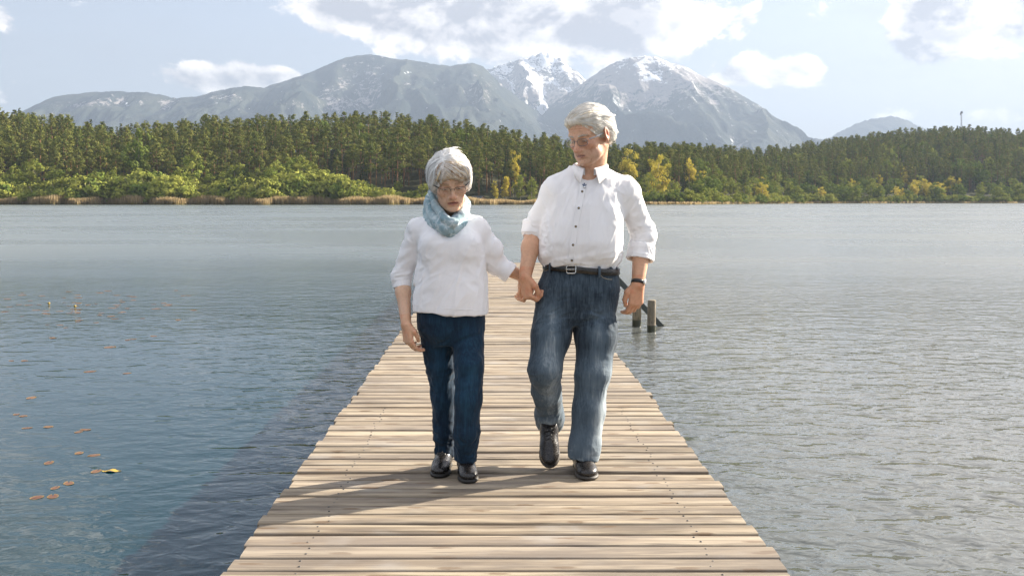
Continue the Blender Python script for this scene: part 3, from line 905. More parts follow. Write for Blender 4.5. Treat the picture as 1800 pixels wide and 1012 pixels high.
# --- pines: the nearest as trees of their own, the rest of the wood as one mass
def pine_sites():
    out = []
    r = random.Random(9)
    # left wood and the wood behind the couple
    for _ in range(12000):
        t = r.uniform(-.56, .25)
        Y = r.uniform(430, 860)
        ys, yr = float(shore_y(t)), float(Y_ridge(t))
        d = Y - ys
        if d < 40 or Y > yr + 35: continue
        if t > .10 and d < 75: continue
        out.append((t * Y, Y, r))
    for _ in range(17000):
        t = r.uniform(.20, .56)
        Y = r.uniform(600, 1200)
        ys, yr = float(shore_y(t)), float(Y_ridge(t))
        d = Y - ys
        if d < 60 or Y > yr + 50: continue
        if d < 190 and r.random() < .6: continue
        out.append((t * Y, Y, r))
    keep, cell = [], {}
    for (x, y, _r) in out:                                     # keep a minimum spacing
        mn = 5.1 if y < 800 and x / y < .22 else 5.6
        k = (int(x // 6), int(y // 6))
        ok = True
        for a in (-1, 0, 1):
            for c in (-1, 0, 1):
                for (px_, py_) in cell.get((k[0] + a, k[1] + c), ()):
                    if (px_ - x) ** 2 + (py_ - y) ** 2 < mn * mn: ok = False
        if ok:
            cell.setdefault(k, []).append((x, y)); keep.append((x, y))
    return keep
sites = pine_sites()
def pine_rank(s):
    t = s[0] / s[1]
    return s[1] - float(shore_y(t)) + (0 if t < .06 else 500)
sites.sort(key=pine_rank)
for (x, y) in sites[:290]:
    k = tr_rng.randrange(8)
    if k > 5 and tr_rng.random() < .4: k = tr_rng.randrange(6)
    s = tr_rng.uniform(.66, 1.18)
    px = VX + F_PX * x / y
    where = 'at the far left of the wood' if px < 120 else 'left of the tall fresh green tree' if px < 225 else 'behind the tall fresh green tree' if px < 300 else 'behind the rounded light green tree' if px < 420 else 'above the sloping bushes' if px < 620 else 'left of the woman\'s head' if px < 745 else 'behind the woman\'s head' if px < 830 else 'between the couple' if px < 950 else 'behind the man'
    big = 'tall' if s > 1.02 else 'middling' if s > .88 else 'short'
    if k > 5: tree('spruce_tree', PINES[k], x, y, s * .95, big + ' dark pointed spruce ' + where, 'tree', 'spruces in the front of the left wood')
    else: tree('pine_tree', PINES[k], x, y, s, big + ' pine with bare reddish trunk ' + where, 'tree', 'pines in the front of the left wood', s * tr_rng.uniform(.9, 1.2))

def forest_mass():
    """the rest of the wood: one object whose trees are spread by geometry nodes"""
    rest = np.array(sites[290:])
    z = terrain_z(rest[:, 0], rest[:, 1]) - .2
    n = len(rest)
    r = np.random.default_rng(4)
    me = bpy.data.meshes.new('forest')
    me.vertices.add(n)
    me.vertices.foreach_set('co', np.stack([rest[:, 0], rest[:, 1], z], 1).astype(np.float32).ravel())
    a = me.attributes.new('pick', 'INT', 'POINT'); kinds = r.integers(0, 8, n); kinds = np.where((kinds > 5) & (r.random(n) < .15), r.integers(0, 6, n), kinds)
    tt = rest[:, 0] / rest[:, 1]
    kinds = np.where(r.random(n) < np.where(tt > .2, .15, .07), r.integers(8, 11, n), kinds); a.data.foreach_set('value', kinds.astype(np.int32))
    a = me.attributes.new('size', 'FLOAT', 'POINT'); a.data.foreach_set('value', (r.uniform(.62, 1.16, n) * np.where(kinds > 7, 1.55, 1)).astype(np.float32))
    a = me.attributes.new('turn', 'FLOAT', 'POINT'); a.data.foreach_set('value', r.uniform(0, 6.28, n).astype(np.float32))
    o = link('forest', me); tag(o, kind='stuff')
    g = bpy.data.node_groups.new('forest', 'GeometryNodeTree')
    g.interface.new_socket('Geometry', in_out='INPUT', socket_type='NodeSocketGeometry')
    g.interface.new_socket('Geometry', in_out='OUTPUT', socket_type='NodeSocketGeometry')
    gi = g.nodes.new('NodeGroupInput'); go = g.nodes.new('NodeGroupOutput')
    join = g.nodes.new('GeometryNodeJoinGeometry')
    named = {}
    for nm, ty in (('pick', 'INT'), ('size', 'FLOAT'), ('turn', 'FLOAT')):
        q = g.nodes.new('GeometryNodeInputNamedAttribute'); q.data_type = ty; q.inputs['Name'].default_value = nm
        named[nm] = q.outputs['Attribute']
    rot = g.nodes.new('ShaderNodeCombineXYZ'); g.links.new(named['turn'], rot.inputs['Z'])
    scl = g.nodes.new('ShaderNodeCombineXYZ')
    for ax in 'XYZ': g.links.new(named['size'], scl.inputs[ax])
    MASS = PINES + [BROADS[0], GREENS[0], GREENS[1]]
    for k in range(11):
        cmp_ = g.nodes.new('FunctionNodeCompare'); cmp_.data_type = 'INT'; cmp_.operation = 'EQUAL'
        g.links.new(named['pick'], cmp_.inputs[2]); cmp_.inputs[3].default_value = k
        for part in (0, 1):
            src = next(ob for ob in COL.objects if ob.type == 'MESH' and ob.data == MASS[k][part])
            oi = g.nodes.new('GeometryNodeObjectInfo'); oi.transform_space = 'ORIGINAL'; oi.inputs['Object'].default_value = src; oi.inputs['As Instance'].default_value = True
            ins = g.nodes.new('GeometryNodeInstanceOnPoints')
            g.links.new(gi.outputs[0], ins.inputs['Points']); g.links.new(cmp_.outputs[0], ins.inputs['Selection'])
            g.links.new(oi.outputs['Geometry'], ins.inputs['Instance']); g.links.new(rot.outputs[0], ins.inputs['Rotation']); g.links.new(scl.outputs[0], ins.inputs['Scale'])
            g.links.new(ins.outputs[0], join.inputs[0])
    g.links.new(join.outputs[0], go.inputs[0])
    md = o.modifiers.new('forest', 'NODES'); md.node_group = g
forest_mass()

# ------------------------------------------------------------------ reeds
def reeds():
    m, nt, b = material('reed', (.4, .3, .15), .8, .2)
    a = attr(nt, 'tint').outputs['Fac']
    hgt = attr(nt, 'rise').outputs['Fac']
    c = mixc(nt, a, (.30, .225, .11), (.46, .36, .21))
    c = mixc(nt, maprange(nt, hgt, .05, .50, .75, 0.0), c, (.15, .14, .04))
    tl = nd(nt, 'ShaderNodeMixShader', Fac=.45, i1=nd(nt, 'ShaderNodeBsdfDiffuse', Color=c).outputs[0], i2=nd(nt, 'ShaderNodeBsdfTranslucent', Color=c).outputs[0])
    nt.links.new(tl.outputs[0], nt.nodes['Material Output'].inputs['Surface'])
    r = np.random.default_rng(8)
    V, F, T, R = [], [], [], []
    def blade(x, y, z, h, w):
        o = len(V)
        a = r.random() * 3.14; lx, ly = r.normal(size=2) * .10 * h
        dx, dy = math.cos(a) * w, math.sin(a) * w
        V.extend([(x - dx, y - dy, z - .3), (x + dx, y + dy, z - .3), (x + dx * .8 + lx * .5, y + dy * .8 + ly * .5, z + h * .6), (x - dx * .8 + lx * .5, y - dy * .8 + ly * .5, z + h * .6), (x + lx, y + ly, z + h)])
        F.extend([(o, o + 1, o + 2, o + 3), (o + 3, o + 2, o + 4)])
        t = np.clip(r.normal(.5, .28), 0, 1)
        T.extend([t] * 5); R.extend([0, 0, .6, .6, 1])
    for k in range(24000):
        t = r.uniform(-.56, .055); d = r.uniform(-1.5, 6.0)
        Y = float(shore_y(t)) + d + 1.5 * math.sin(t * 300); x = t * Y
        gap = .92 + .22 * float(np.sin(t * 47) * np.sin(t * 121 + 2))
        blade(x, Y, WATER_Z, r.uniform(2.9, 4.3) * np.clip(gap, .55, 1.1) * (1 - .35 * sstep(-.1, .05, t)), r.uniform(.07, .20))
    for k in range(5000):
        t = r.uniform(.05, .56); d = r.uniform(-1.5, 4)
        Y = float(shore_y(t)) + d; x = t * Y
        blade(x, Y, WATER_Z, r.uniform(.8, 1.7), r.uniform(.10, .28))
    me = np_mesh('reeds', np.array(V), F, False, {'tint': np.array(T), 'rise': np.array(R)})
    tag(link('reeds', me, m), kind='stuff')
reeds()

# ------------------------------------------------------------------ hut and mast
def hut():
    px = 840; t = (px - VX) / F_PX
    Y = float(shore_y(t)) + 12; x = t * Y; z = float(terrain_z(x, Y))
    e = empty('boat_hut', (x, Y, z), 'small wooden hut with dark roof behind the reeds right of the woman', 'hut', None, rad(-52))
    w, l, hw, hr = 2.1, 3.6, 1.7, 3.2
    V = [(-l, -w, 0), (l, -w, 0), (l, w, 0), (-l, w, 0), (-l, -w, hw), (l, -w, hw), (l, w, hw), (-l, w, hw), (-l, 0, hr), (l, 0, hr)]
    F = [(0, 1, 5, 4), (2, 3, 7, 6), (1, 2, 6, 9, 5), (3, 0, 4, 8, 7)]
    mw, nt, b = material('hut_boards', (.36, .28, .20), .85, .2)
    nt.links.new(mixc(nt, noise(nt, nd(nt, 'ShaderNodeMapping', Vector=objco(nt), Scale=(.4, 5, .4)).outputs[0], 1.5, 3), (.24, .18, .125), (.42, .33, .24)), b.inputs['Base Color'])
    link('wall', np_mesh('wall', V, F, False), mw, e)
    mr, nt, b = material('hut_roof', (.05, .055, .06), .8, .3)
    mb = MB()
    for s in (-1, 1):
        a0, a1 = (-l - .4, s * (w + .45), hw - .36), (l + .4, s * (w + .45), hw - .36)
        b0, b1 = (-l - .4, 0, hr + .06), (l + .4, 0, hr + .06)
        up = .12
        V = [a0, a1, b1, b0] + [(p[0], p[1], p[2] + up) for p in (a0, a1, b1, b0)]
        mb.add(V, [(0, 1, 2, 3), (7, 6, 5, 4), (0, 4, 5, 1), (1, 5, 6, 2), (2, 6, 7, 3), (3, 7, 4, 0)])
    link('roof', mb.mesh('roof'), mr, e)
hut()
def mast():
    px, ytop = 1690, 196; t = (px - VX) / F_PX; Y = 1085.; x = t * Y; z = float(terrain_z(x, Y))
    top = CAMZ + (VY - ytop) / F_PX * Y
    e = empty('radio_mast', (x, Y, z), 'thin lattice mast rising above the wooded hill on the right', 'mast')
    mm, _n, _b = material('mast_steel', (.30, .31, .33), .6, .4, .3)
    H = top - z
    mb = MB()
    legs = [(.9 * math.cos(a), .9 * math.sin(a)) for a in (0, 2.094, 4.189)]
    for (lx, ly) in legs: mb.tube([(lx, ly, -1), (lx * .7, ly * .7, H)], .14, 6)
    for k in range(int(H / 1.6)):
        for j in range(3):
            (ax, ay), (bx, by) = legs[j], legs[(j + 1) % 3]
            u0, u1 = 1 - .3 * k * 1.6 / H, 1 - .3 * (k + 1) * 1.6 / H
            mb.tube([(ax * u0, ay * u0, k * 1.6), (bx * u1, by * u1, (k + 1) * 1.6)], .06, 4, False)
    link('lattice', mb.mesh('lattice'), mm, e)
    mb = MB()
    for k, (a, zz) in enumerate(((.4, -1.0), (2.2, -2.6), (4.0, -1.4))): mb.box((1.1 * math.cos(a) - .4, 1.1 * math.sin(a) - .4, H + zz - 1.1), (1.1 * math.cos(a) + .4, 1.1 * math.sin(a) + .4, H + zz + 1.1))
    link('antenna', mb.mesh('antenna'), mm, e)
mast()
# ------------------------------------------------------------------ sculpting by distance fields (numpy) and surface nets
class Frame:
    def __init__(s, o, R=None, sc=1.0):
        s.o = np.array(o, float); s.R = np.eye(3) if R is None else np.array(R, float); s.s = sc
    def p(s, x, y, z): return s.o + s.R @ (np.array([x, y, z], float) * s.s)
    def loc(s, V): return (np.asarray(V) - s.o) @ s.R / s.s
def rot(axis, deg): return np.array(Matrix.Rotation(rad(deg), 3, axis))

class Vol:
    def __init__(s, lo, hi, h):
        s.lo = np.array(lo, float); s.h = h
        s.n = np.ceil((np.array(hi) - s.lo) / h).astype(int) + 1
        s.F = np.full(s.n, .2, np.float32)
        s.ax = [(s.lo[i] + np.arange(s.n[i]) * h).astype(np.float32) for i in range(3)]
    def win(s, lo, hi):
        a = np.clip(np.floor((np.array(lo) - s.lo) / s.h).astype(int), 0, s.n)
        b = np.clip(np.ceil((np.array(hi) - s.lo) / s.h).astype(int) + 1, 0, s.n)
        if np.any(b - a < 1): return None
        sl = tuple(slice(a[i], b[i]) for i in range(3))
        return sl, s.ax[0][sl[0]][:, None, None], s.ax[1][sl[1]][None, :, None], s.ax[2][sl[2]][None, None, :]
    def put(s, sl, d, k, cut=False):
        a = s.F[sl]
        if cut:
            d = -d
            hh = np.maximum(k - np.abs(a - d), 0) / k
            s.F[sl] = np.maximum(a, d) + hh * hh * k * .25
        else:
            hh = np.maximum(k - np.abs(a - d), 0) / k
            s.F[sl] = np.minimum(a, d) - hh * hh * k * .25
    def cone(s, p0, p1, r0, r1, k=.01, flat=None, cut=False):
        p0, p1 = np.array(p0, float), np.array(p1, float)
        m = max(r0, r1) + k + .012
        w = s.win(np.minimum(p0, p1) - m, np.maximum(p0, p1) + m)
        if w is None: return
        sl, X, Y, Z = w
        d = p1 - p0; L2 = max(float(d @ d), 1e-9)
        ux, uy, uz = X - np.float32(p0[0]), Y - np.float32(p0[1]), Z - np.float32(p0[2])
        t = np.clip((ux * np.float32(d[0]) + uy * np.float32(d[1]) + uz * np.float32(d[2])) / np.float32(L2), 0, 1)
        qx, qy, qz = ux - t * np.float32(d[0]), uy - t * np.float32(d[1]), uz - t * np.float32(d[2])
        if flat is not None:
            n, f = np.array(flat[0], float), flat[1]
            n = n / np.linalg.norm(n); f1 = np.float32(1 / f - 1)
            c = (qx * np.float32(n[0]) + qy * np.float32(n[1]) + qz * np.float32(n[2])) * f1
            qx, qy, qz = qx + c * np.float32(n[0]), qy + c * np.float32(n[1]), qz + c * np.float32(n[2])
        dist = np.sqrt(qx * qx + qy * qy + qz * qz) - (np.float32(r0) + t * np.float32(r1 - r0))
        s.put(sl, dist.astype(np.float32), np.float32(k), cut)
    def chain(s, pts, rs, k=.01, flat=None, cut=False):
        for i in range(len(pts) - 1):
            s.cone(pts[i], pts[i + 1], rs[i], rs[i + 1], k, flat, cut)
    def ell(s, c, r, R=None, k=.01, cut=False):
        c = np.array(c, float); r = np.array(r, float); m = r.max() + k + .012
        w = s.win(c - m, c + m)
        if w is None: return
        sl, X, Y, Z = w
        R = np.eye(3) if R is None else R
        dx, dy, dz = X - np.float32(c[0]), Y - np.float32(c[1]), Z - np.float32(c[2])
        k0 = k1 = 0
        for i in range(3):
            q = dx * np.float32(R[0, i]) + dy * np.float32(R[1, i]) + dz * np.float32(R[2, i])
            k0 = k0 + (q / np.float32(r[i])) ** 2; k1 = k1 + (q / np.float32(r[i] ** 2)) ** 2
        k0 = np.sqrt(k0); k1 = np.sqrt(k1) + 1e-6
        s.put(sl, (k0 * (k0 - 1) / k1).astype(np.float32), np.float32(k), cut)
    def loft(s, lv, k=.02, n=2.3, cut=False, z0=None, z1=None):
        """levels (z, cx, cy, a, b) from low to high"""
        lv = np.array(lv, float)
        z0 = lv[0, 0] if z0 is None else z0; z1 = lv[-1, 0] if z1 is None else z1
        m = lv[:, 3:].max() + k + .012
        w = s.win((lv[:, 1].min() - m, lv[:, 2].min() - m, z0 - k - .02), (lv[:, 1].max() + m, lv[:, 2].max() + m, z1 + k + .02))
        if w is None: return
        sl, X, Y, Z = w
        zz = np.clip(Z.ravel(), z0, z1)
        def itp(c):                                            # smooth interpolation between levels
            zf = np.linspace(lv[0, 0] - .05, lv[-1, 0] + .05, 300); v = np.interp(zf, lv[:, 0], lv[:, c])
            kk = np.hanning(25); kk /= kk.sum()
            v = np.convolve(np.pad(v, 12, mode='edge'), kk, mode='valid')
            return np.interp(zz, zf, v).astype(np.float32)[None, None, :]
        cx, cy, a, b = (itp(i) for i in range(1, 5))
        ux, uy = np.abs(X - cx) / a, np.abs(Y - cy) / b
        q = (ux ** n + uy ** n) ** (1 / n)
        rr = np.sqrt((X - cx) ** 2 + (Y - cy) ** 2)
        d = np.where(q > .05, (q - 1) / np.maximum(q, .05) * rr, -np.minimum(a, b))
        d = np.maximum(d, np.maximum(z0 - Z, Z - z1))
        s.put(sl, d.astype(np.float32), np.float32(k), cut)
    def plane(s, p, nrm, k=.004, lo=None, hi=None):
        """keeps what lies behind the plane (n points out of what stays), inside an optional window"""
        w = s.win(s.lo if lo is None else lo, s.lo + s.n * s.h if hi is None else hi)
        if w is None: return
        sl, X, Y, Z = w
        nrm = np.array(nrm, float); nrm /= np.linalg.norm(nrm)
        d = (X - np.float32(p[0])) * np.float32(nrm[0]) + (Y - np.float32(p[1])) * np.float32(nrm[1]) + (Z - np.float32(p[2])) * np.float32(nrm[2])
        s.put(sl, -d.astype(np.float32), np.float32(k), True)
    def mesh(s):
        F = s.F; F[0] = F[-1] = .1; F[:, 0] = F[:, -1] = .1; F[:, :, 0] = F[:, :, -1] = .1
        I = F < 0
        q = [I[a:I.shape[0] - 1 + a, b:I.shape[1] - 1 + b, c:I.shape[2] - 1 + c] for a in (0, 1) for b in (0, 1) for c in (0, 1)]
        anyi = q[0].copy(); alli = q[0].copy()
        for x in q[1:]: anyi |= x; alli &= x
        act = np.argwhere(anyi & ~alli)
        idx = np.full(anyi.shape, -1, np.int32)
        idx[act[:, 0], act[:, 1], act[:, 2]] = np.arange(len(act))
        del q, anyi, alli
        P = np.zeros((len(act), 3)); cnt = np.zeros(len(act))
        cor = [(a, b, c) for a in (0, 1) for b in (0, 1) for c in (0, 1)]
        val = {c: F[act[:, 0] + c[0], act[:, 1] + c[1], act[:, 2] + c[2]].astype(np.float64) for c in cor}
        for c in cor:
            for ax in range(3):
                if c[ax] == 0:
                    e = list(c); e[ax] = 1; e = tuple(e)
                    v0, v1 = val[c], val[e]
                    m = (v0 < 0) != (v1 < 0)
                    t = np.where(m, v0 / np.where(m, v0 - v1, 1), 0)
                    for j in range(3):
                        P[:, j] += np.where(m, c[j] + (t if j == ax else 0), 0)
                    cnt += m
        V = s.lo + (act + P / cnt[:, None]) * s.h
        quads = []
        for ax in range(3):
            o1, o2 = (ax + 1) % 3, (ax + 2) % 3
            A = np.moveaxis(I, (ax, o1, o2), (0, 1, 2)); J = np.moveaxis(idx, (ax, o1, o2), (0, 1, 2))
            ch = A[:-1] != A[1:]
            e = np.argwhere(ch[:, 1:-1, 1:-1]) + np.array([0, 1, 1])
            i, j, k = e[:, 0], e[:, 1], e[:, 2]
            f = np.stack([J[i, j - 1, k - 1], J[i, j, k - 1], J[i, j, k], J[i, j - 1, k]], 1)
            flip = ~A[i, j, k]
            f[flip] = f[flip][:, ::-1]
            quads.append(f)
        Q = np.concatenate(quads)
        return V, Q

def vnormals(V, Q):
    n = np.cross(V[Q[:, 2]] - V[Q[:, 0]], V[Q[:, 3]] - V[Q[:, 1]])
    N = np.zeros_like(V)
    for j in range(4): np.add.at(N, Q[:, j], n)
    return N / np.maximum(np.linalg.norm(N, axis=1, keepdims=True), 1e-12)
def relax(V, Q, it=1, f=.5):
    for _ in range(it):
        S = np.zeros_like(V); c = np.zeros(len(V))
        for j in range(4):
            for o in (1, 3):
                np.add.at(S, Q[:, j], V[Q[:, (j + o) % 4]]); np.add.at(c, Q[:, j], 1)
        V = V + f * (S / c[:, None] - V)
    return V
def largest(V, Q):
    """drops stray specks: keeps the biggest connected piece"""
    lab = np.arange(len(V))
    while True:
        m = lab[Q].min(1); new = lab.copy()
        for j in range(4): np.minimum.at(new, Q[:, j], m)
        new = new[new]
        if np.array_equal(new, lab): break
        lab = new
    ids, ct = np.unique(lab, return_counts=True)
    keep = lab == ids[ct.argmax()]
    mp = np.cumsum(keep) - 1
    return V[keep], mp[Q[keep[Q].all(1)]]
def ridged(P): return 1 - 2 * np.abs(vnoise(P))
def folds(V, N, specs):
    """cloth folds: (amplitude, 3x3 or 3-scale, weight array, warp)"""
    D = np.zeros(len(V))
    for amp, S, w, seed in specs:
        S = np.diag(S) if np.ndim(S) == 1 else np.array(S)
        P = V @ S.T + seed
        P = P + .45 * np.stack([vnoise(P * .6 + 9), vnoise(P * .6 + 19), vnoise(P * .6 + 29)], 1)
        n = vnoise(P) * .65 + .35 * ridged(P * 1.3 + 5)
        D += amp * n * w
    return V + N * D[:, None]
def along(d, across, length):
    """scale matrix for folds that run along direction d"""
    d = np.array(d, float); d /= np.linalg.norm(d)
    return (np.eye(3) - np.outer(d, d)) / across + np.outer(d, d) / length

# ------------------------------------------------------------------ anatomy
def sculpt_head(v, f, male):
    """face looks along -y of the frame, eyes at z = 0"""
    R, s, P = f.R, f.s, f.p
    def E(c, r, k=.012, cut=False, RR=None): v.ell(P(*c), np.array(r) * s, R if RR is None else R @ RR, k * s, cut)
    def C(a, b, r0, r1, k=.01, cut=False): v.cone(P(*a), P(*b), r0 * s, r1 * s, k * s, None, cut)
    w = 1.0 if male else .95
    E((0, .016, .040), (.077 * w, .097, .079), .02)
    E((0, -.040, .040), (.062 * w, .046, .052), .02)
    E((0, -.034, -.030), (.061 * w, .056, .066), .02)
    for sg in (-1, 1):
        C((sg * .050 * w * (1 if male else .90), .004, -.058), (sg * .024 * w * (1 if male else .75), -.068, -.096), .017 if male else .014, .017 if male else .015, .03)
        E((sg * .041 * w, -.060, -.026), (.024, .022, .020), .02)
        E((sg * (.040 if male else .030) * w, -.044, -.074), (.024 if male else .020, .027, .024), .025)                 # jowl
        C((sg * .014, -.085, .017), (sg * .046 * w, -.072, .021), .010, .009, .014)
        E((sg * .032 * w, -.103, -.003), (.018, .0155, .0135), .012, True)
        E((sg * .032 * w, -.0735, -.004), (.0150, .0150, .0140), .005)
        C((sg * .021 * w, -.091, .0075), (sg * .043 * w, -.085, .0065), .0018, .0018, .004, True)
        C((sg * .020 * w, -.0895, -.018), (sg * .042 * w, -.080, -.017), .0022, .002, .007, True)
        C((sg * .019, -.101, -.040), (sg * .036 * w, -.084, -.072), .0026, .003, .008, True)
        C((sg * .029, -.087, -.074), (sg * .030 * w, -.078, -.094), .002, .0025, .007, True)
        E((sg * .0130, -.1010, -.0395), (.0088, .0105, .0080) if male else (.0072, .0095, .0070), .006)
        E((sg * .0062, -.1060, -.0470), (.0030, .0038, .0030), .003, True)
        # ear
        RR = rot('Z', sg * 22) @ rot('X', -12)
        E((sg * .083 * w, .012, -.006), (.0095, .0205, .0345), .006, False, RR)
        E((sg * .0935 * w, .007, -.003), (.0060, .0115, .0210), .004, True, RR)
        E((sg * .087 * w, .016, .000), (.0050, .0060, .0150), .004, False, RR)
    for zf in (.046, .058, .071): v.chain([P(-.036, -.0755, zf), P(-.014, -.0865, zf + .003), P(.014, -.0865, zf + .003), P(.036, -.0755, zf)], [.0013 * s] * 4, .005 * s, None, True)
    for sg in (-1, 1):
        C((sg * .006, -.096, .012), (sg * .007, -.093, .028), .0012, .0012, .004, True)
        for q in range(3): C((sg * .049 * w, -.070, -.004 - .005 * q), (sg * .060 * w, -.054, .002 - .011 * q), .0010, .0012, .004, True)
        for q in range(3): C((sg * (.046 + .006 * q), -.064 + .006 * q, -.040), (sg * (.042 + .008 * q), -.058 + .008 * q, -.078), .0012, .0016, .006, True)
    C((0, -.086, .010), (0, -.1095 if male else -.1065, -.030), .0085 if male else .0068, .0105 if male else .0085, .014 if male else .011)
    E((0, -.1135 if male else -.1095, -.0370), (.0138, .0135, .0118) if male else (.0102, .0118, .0100), .008)
    E((0, -.072, -.062), (.036, .027, .027), .02)
    E((0, -.078, -.098), (.021, .018, .016), .016)
    for a, b in (((-.024, -.086, -.0655), (-.008, -.0975, -.0610)), ((-.008, -.0975, -.0610), (.008, -.0975, -.0610)), ((.008, -.0975, -.0610), (.024, -.086, -.0655))):
        C(a, b, .0036, .0042, .006)
    for a, b in (((-.022, -.0865, -.0690), (0, -.0965, -.0735)), ((0, -.0965, -.0735), (.022, -.0865, -.0690))):
        C(a, b, .0040, .0055, .007)
    if male: C((-.026, -.0895, -.0672), (0, -.1030, -.0668), .0016, .0022, .0035, True); C((0, -.1030, -.0668), (.026, -.0895, -.0672), .0022, .0016, .0035, True)
    else: E((0, -.102, -.0668), (.017, .012, .0030), .003, True)
    C((-.018, -.094, -.083), (.018, -.094, -.083), .003, .003, .010, True)

def face_paint(f, V, male):
    """natural colouring of a face: redder cheeks, nose, ears and lips, brows, lids"""
    L = f.loc(V); x, y, z = L.T; ax = np.abs(x)
    w = 1.0 if male else .95
    base = np.array([.62, .365, .240]) if male else np.array([.67, .43, .295])
    col = np.tile(base, (len(V), 1))
    inh = (z > -.16) & (z < .15) & (np.abs(y) < .16) & (ax < .11)
    def mixin(m, c): 
        m = np.clip(np.where(inh, m, 0), 0, 1)[:, None]; col[:] = col * (1 - m) + np.array(c) * m
    g = lambda cx, cy, cz, r: np.exp(-(((ax - cx) ** 2 + (y - cy) ** 2 + (z - cz) ** 2) / r ** 2))
    red = [.52, .20, .125] if male else [.52, .23, .150]
    mixin(.65 * g(.045, -.066, -.030, .020), red)
    mixin(.75 * g(0, -.114, -.036, .017), red)
    mixin(.8 * g(.085, .015, -.005, .030), [.56, .20, .13])
    front = y < -.070
    lip = front & (np.abs(z + .0672) < .0100 * np.sqrt(np.clip(1 - (ax / .025) ** 2, 0, 1)))
    mixin(np.where(lip, .75, 0), [.38, .150, .120] if male else [.42, .150, .125])
    mixin(np.where(front & (np.abs(z + .0670) < .0016) & (ax < .021), .9, 0), [.07, .025, .02])
    e = ((ax - .032 * w) / .0145) ** 2 + ((z + .004) / .0092) ** 2
    lid = front & (e < 1)
    mixin(np.where(lid, .2, 0), [.40, .20, .135])
    # downcast eye: a dark lash line low on the lid, a little eye showing above it
    lash = front & (np.abs(z - (-.0085 + 9 * (ax - .032 * w) ** 2)) < .0013) & (np.abs(ax - .032 * w) < .0135)
    eye = front & (z < -.0028 + 2 * (ax - .032 * w) ** 2) & (z > -.0082 + 9 * (ax - .032 * w) ** 2) & (np.abs(ax - .032 * w) < .0115)
    mixin(np.where(eye, .85, 0), [.46, .42, .40])
    mixin(np.where(eye & (np.abs(ax - .032 * w) < .0040), .8, 0), [.06, .065, .075])
    mixin(np.where(lash, .42, 0), [.05, .03, .025])
    upl = front & (np.abs(z - (-.0022 + 1 * (ax - .032 * w) ** 2 - 14 * (ax - .032 * w) ** 2)) < .0011) & (np.abs(ax - .032 * w) < .0135)
    mixin(np.where(upl, .35, 0), [.07, .04, .03])
    brow = front & (np.abs(z - (.0205 - 5 * (ax - .030 * w) ** 2)) < .0042) & (ax > .012) & (ax < .048)
    mixin(np.where(brow, .55, 0), [.42, .36, .30] if male else [.26, .17, .11])
    mixin(.4 * g(.030 * w, -.085, -.017, .012), [.40, .19, .14])
    if male: mixin(np.where((z < -.045) & (y < -.03), .22, 0), [.42, .33, .29])
    n = fbm(L * 90, 3)
    col *= (1 + .10 * n)[:, None]
    sp = sstep(.50, .75, vnoise(L * 150 + 3)) * inh * .22           # age spots
    col *= 1 - sp[:, None] * np.array([.6, 1, 1.2])
    return np.clip(col, 0, 1)

def sculpt_hand(v, o, d, n, sc, curl, thumb, side=1, spread=(.06, .02, -.02, -.07), k=.0035):
    """o wrist, d towards the fingers, n out of the back of the hand; side gives the thumb's side; curl per finger (knuckle, middle, tip) in degrees"""
    d = np.array(d, float); d /= np.linalg.norm(d)
    n = np.array(n, float); n -= d * (n @ d); n /= np.linalg.norm(n)
    s = np.cross(d, n) * side
    o = np.array(o, float)
    pt = lambda a, b, c: o + (d * a + s * b + n * c) * sc
    offs, lens = (.027, .0085, -.0100, -.0275), ((.040, .026, .020), (.045, .029, .021), (.041, .027, .020), (.032, .020, .018))
    start = (.086, .090, .086, .078)
    tips = []
    for j in range(4):
        b0 = pt(start[j], offs[j], 0)
        v.cone(pt(.004, offs[j] * .62, 0), b0, .0145 * sc, .0105 * sc, .014 * sc)
        p = b0; ang = 0.0
        rr = (.0098, .0090, .0083, .0070) if j < 3 else (.0086, .0078, .0072, .0062)
        for q in range(3):
            ang += rad(curl[j][q])
            dr = (d + s * spread[j]); dr /= np.linalg.norm(dr)
            dr = dr * math.cos(ang) - n * math.sin(ang)
            e = p + dr * lens[j][q] * sc
            v.cone(p, e, rr[q] * sc, rr[q + 1] * sc, (k if q else .006) * sc)
            p = e
        tips.append(p)
    v.ell(pt(.045, 0, -.004), np.array([.034, .050, .0135]) * sc, np.stack([s, d, n], 1), .012 * sc)
    tb = [pt(.012, .020, -.006)] + [pt(*q) for q in thumb]
    v.chain(tb, [.0155 * sc, .0125 * sc, .0105 * sc, .0085 * sc][:len(tb)], .006 * sc)
    return tips

def skin_mat(name):
    m, nt, b = material(name, (.5, .3, .2), .48, .4)
    c = attr(nt, 'paint').outputs['Color']
    p = objco(nt)
    c = mixc(nt, mth(nt, 'MULTIPLY', maprange(nt, noise(nt, p, 120, 4, .6), .45, .75), .22), c, (.36, .155, .10))
    nt.links.new(c, b.inputs['Base Color'])
    b.inputs['Subsurface Weight'].default_value = .12
    b.inputs['Subsurface Radius'].default_value = (1.0, .35, .18)
    b.inputs['Subsurface Scale'].default_value = .010
    h = mth(nt, 'ADD', noise(nt, p, 210, 3, .6), mth(nt, 'MULTIPLY', noise(nt, nd(nt, 'ShaderNodeMapping', Vector=p, Scale=(1, 1, 2.4)).outputs[0], 60, 4, .6), 1.6))
    bump(nt, b, h, .35, .0016)
    return m

def hair_mat(name, a, c2):
    m, nt, b = material(name, a, .42, .5)
    c = attr(nt, 'paint').outputs['Color']
    n = noise(nt, objco(nt), 60, 4, .6)
    nt.links.new(mixc(nt, maprange(nt, n, .35, .7, 0, .35), c, c2), b.inputs['Base Color'])
    return m

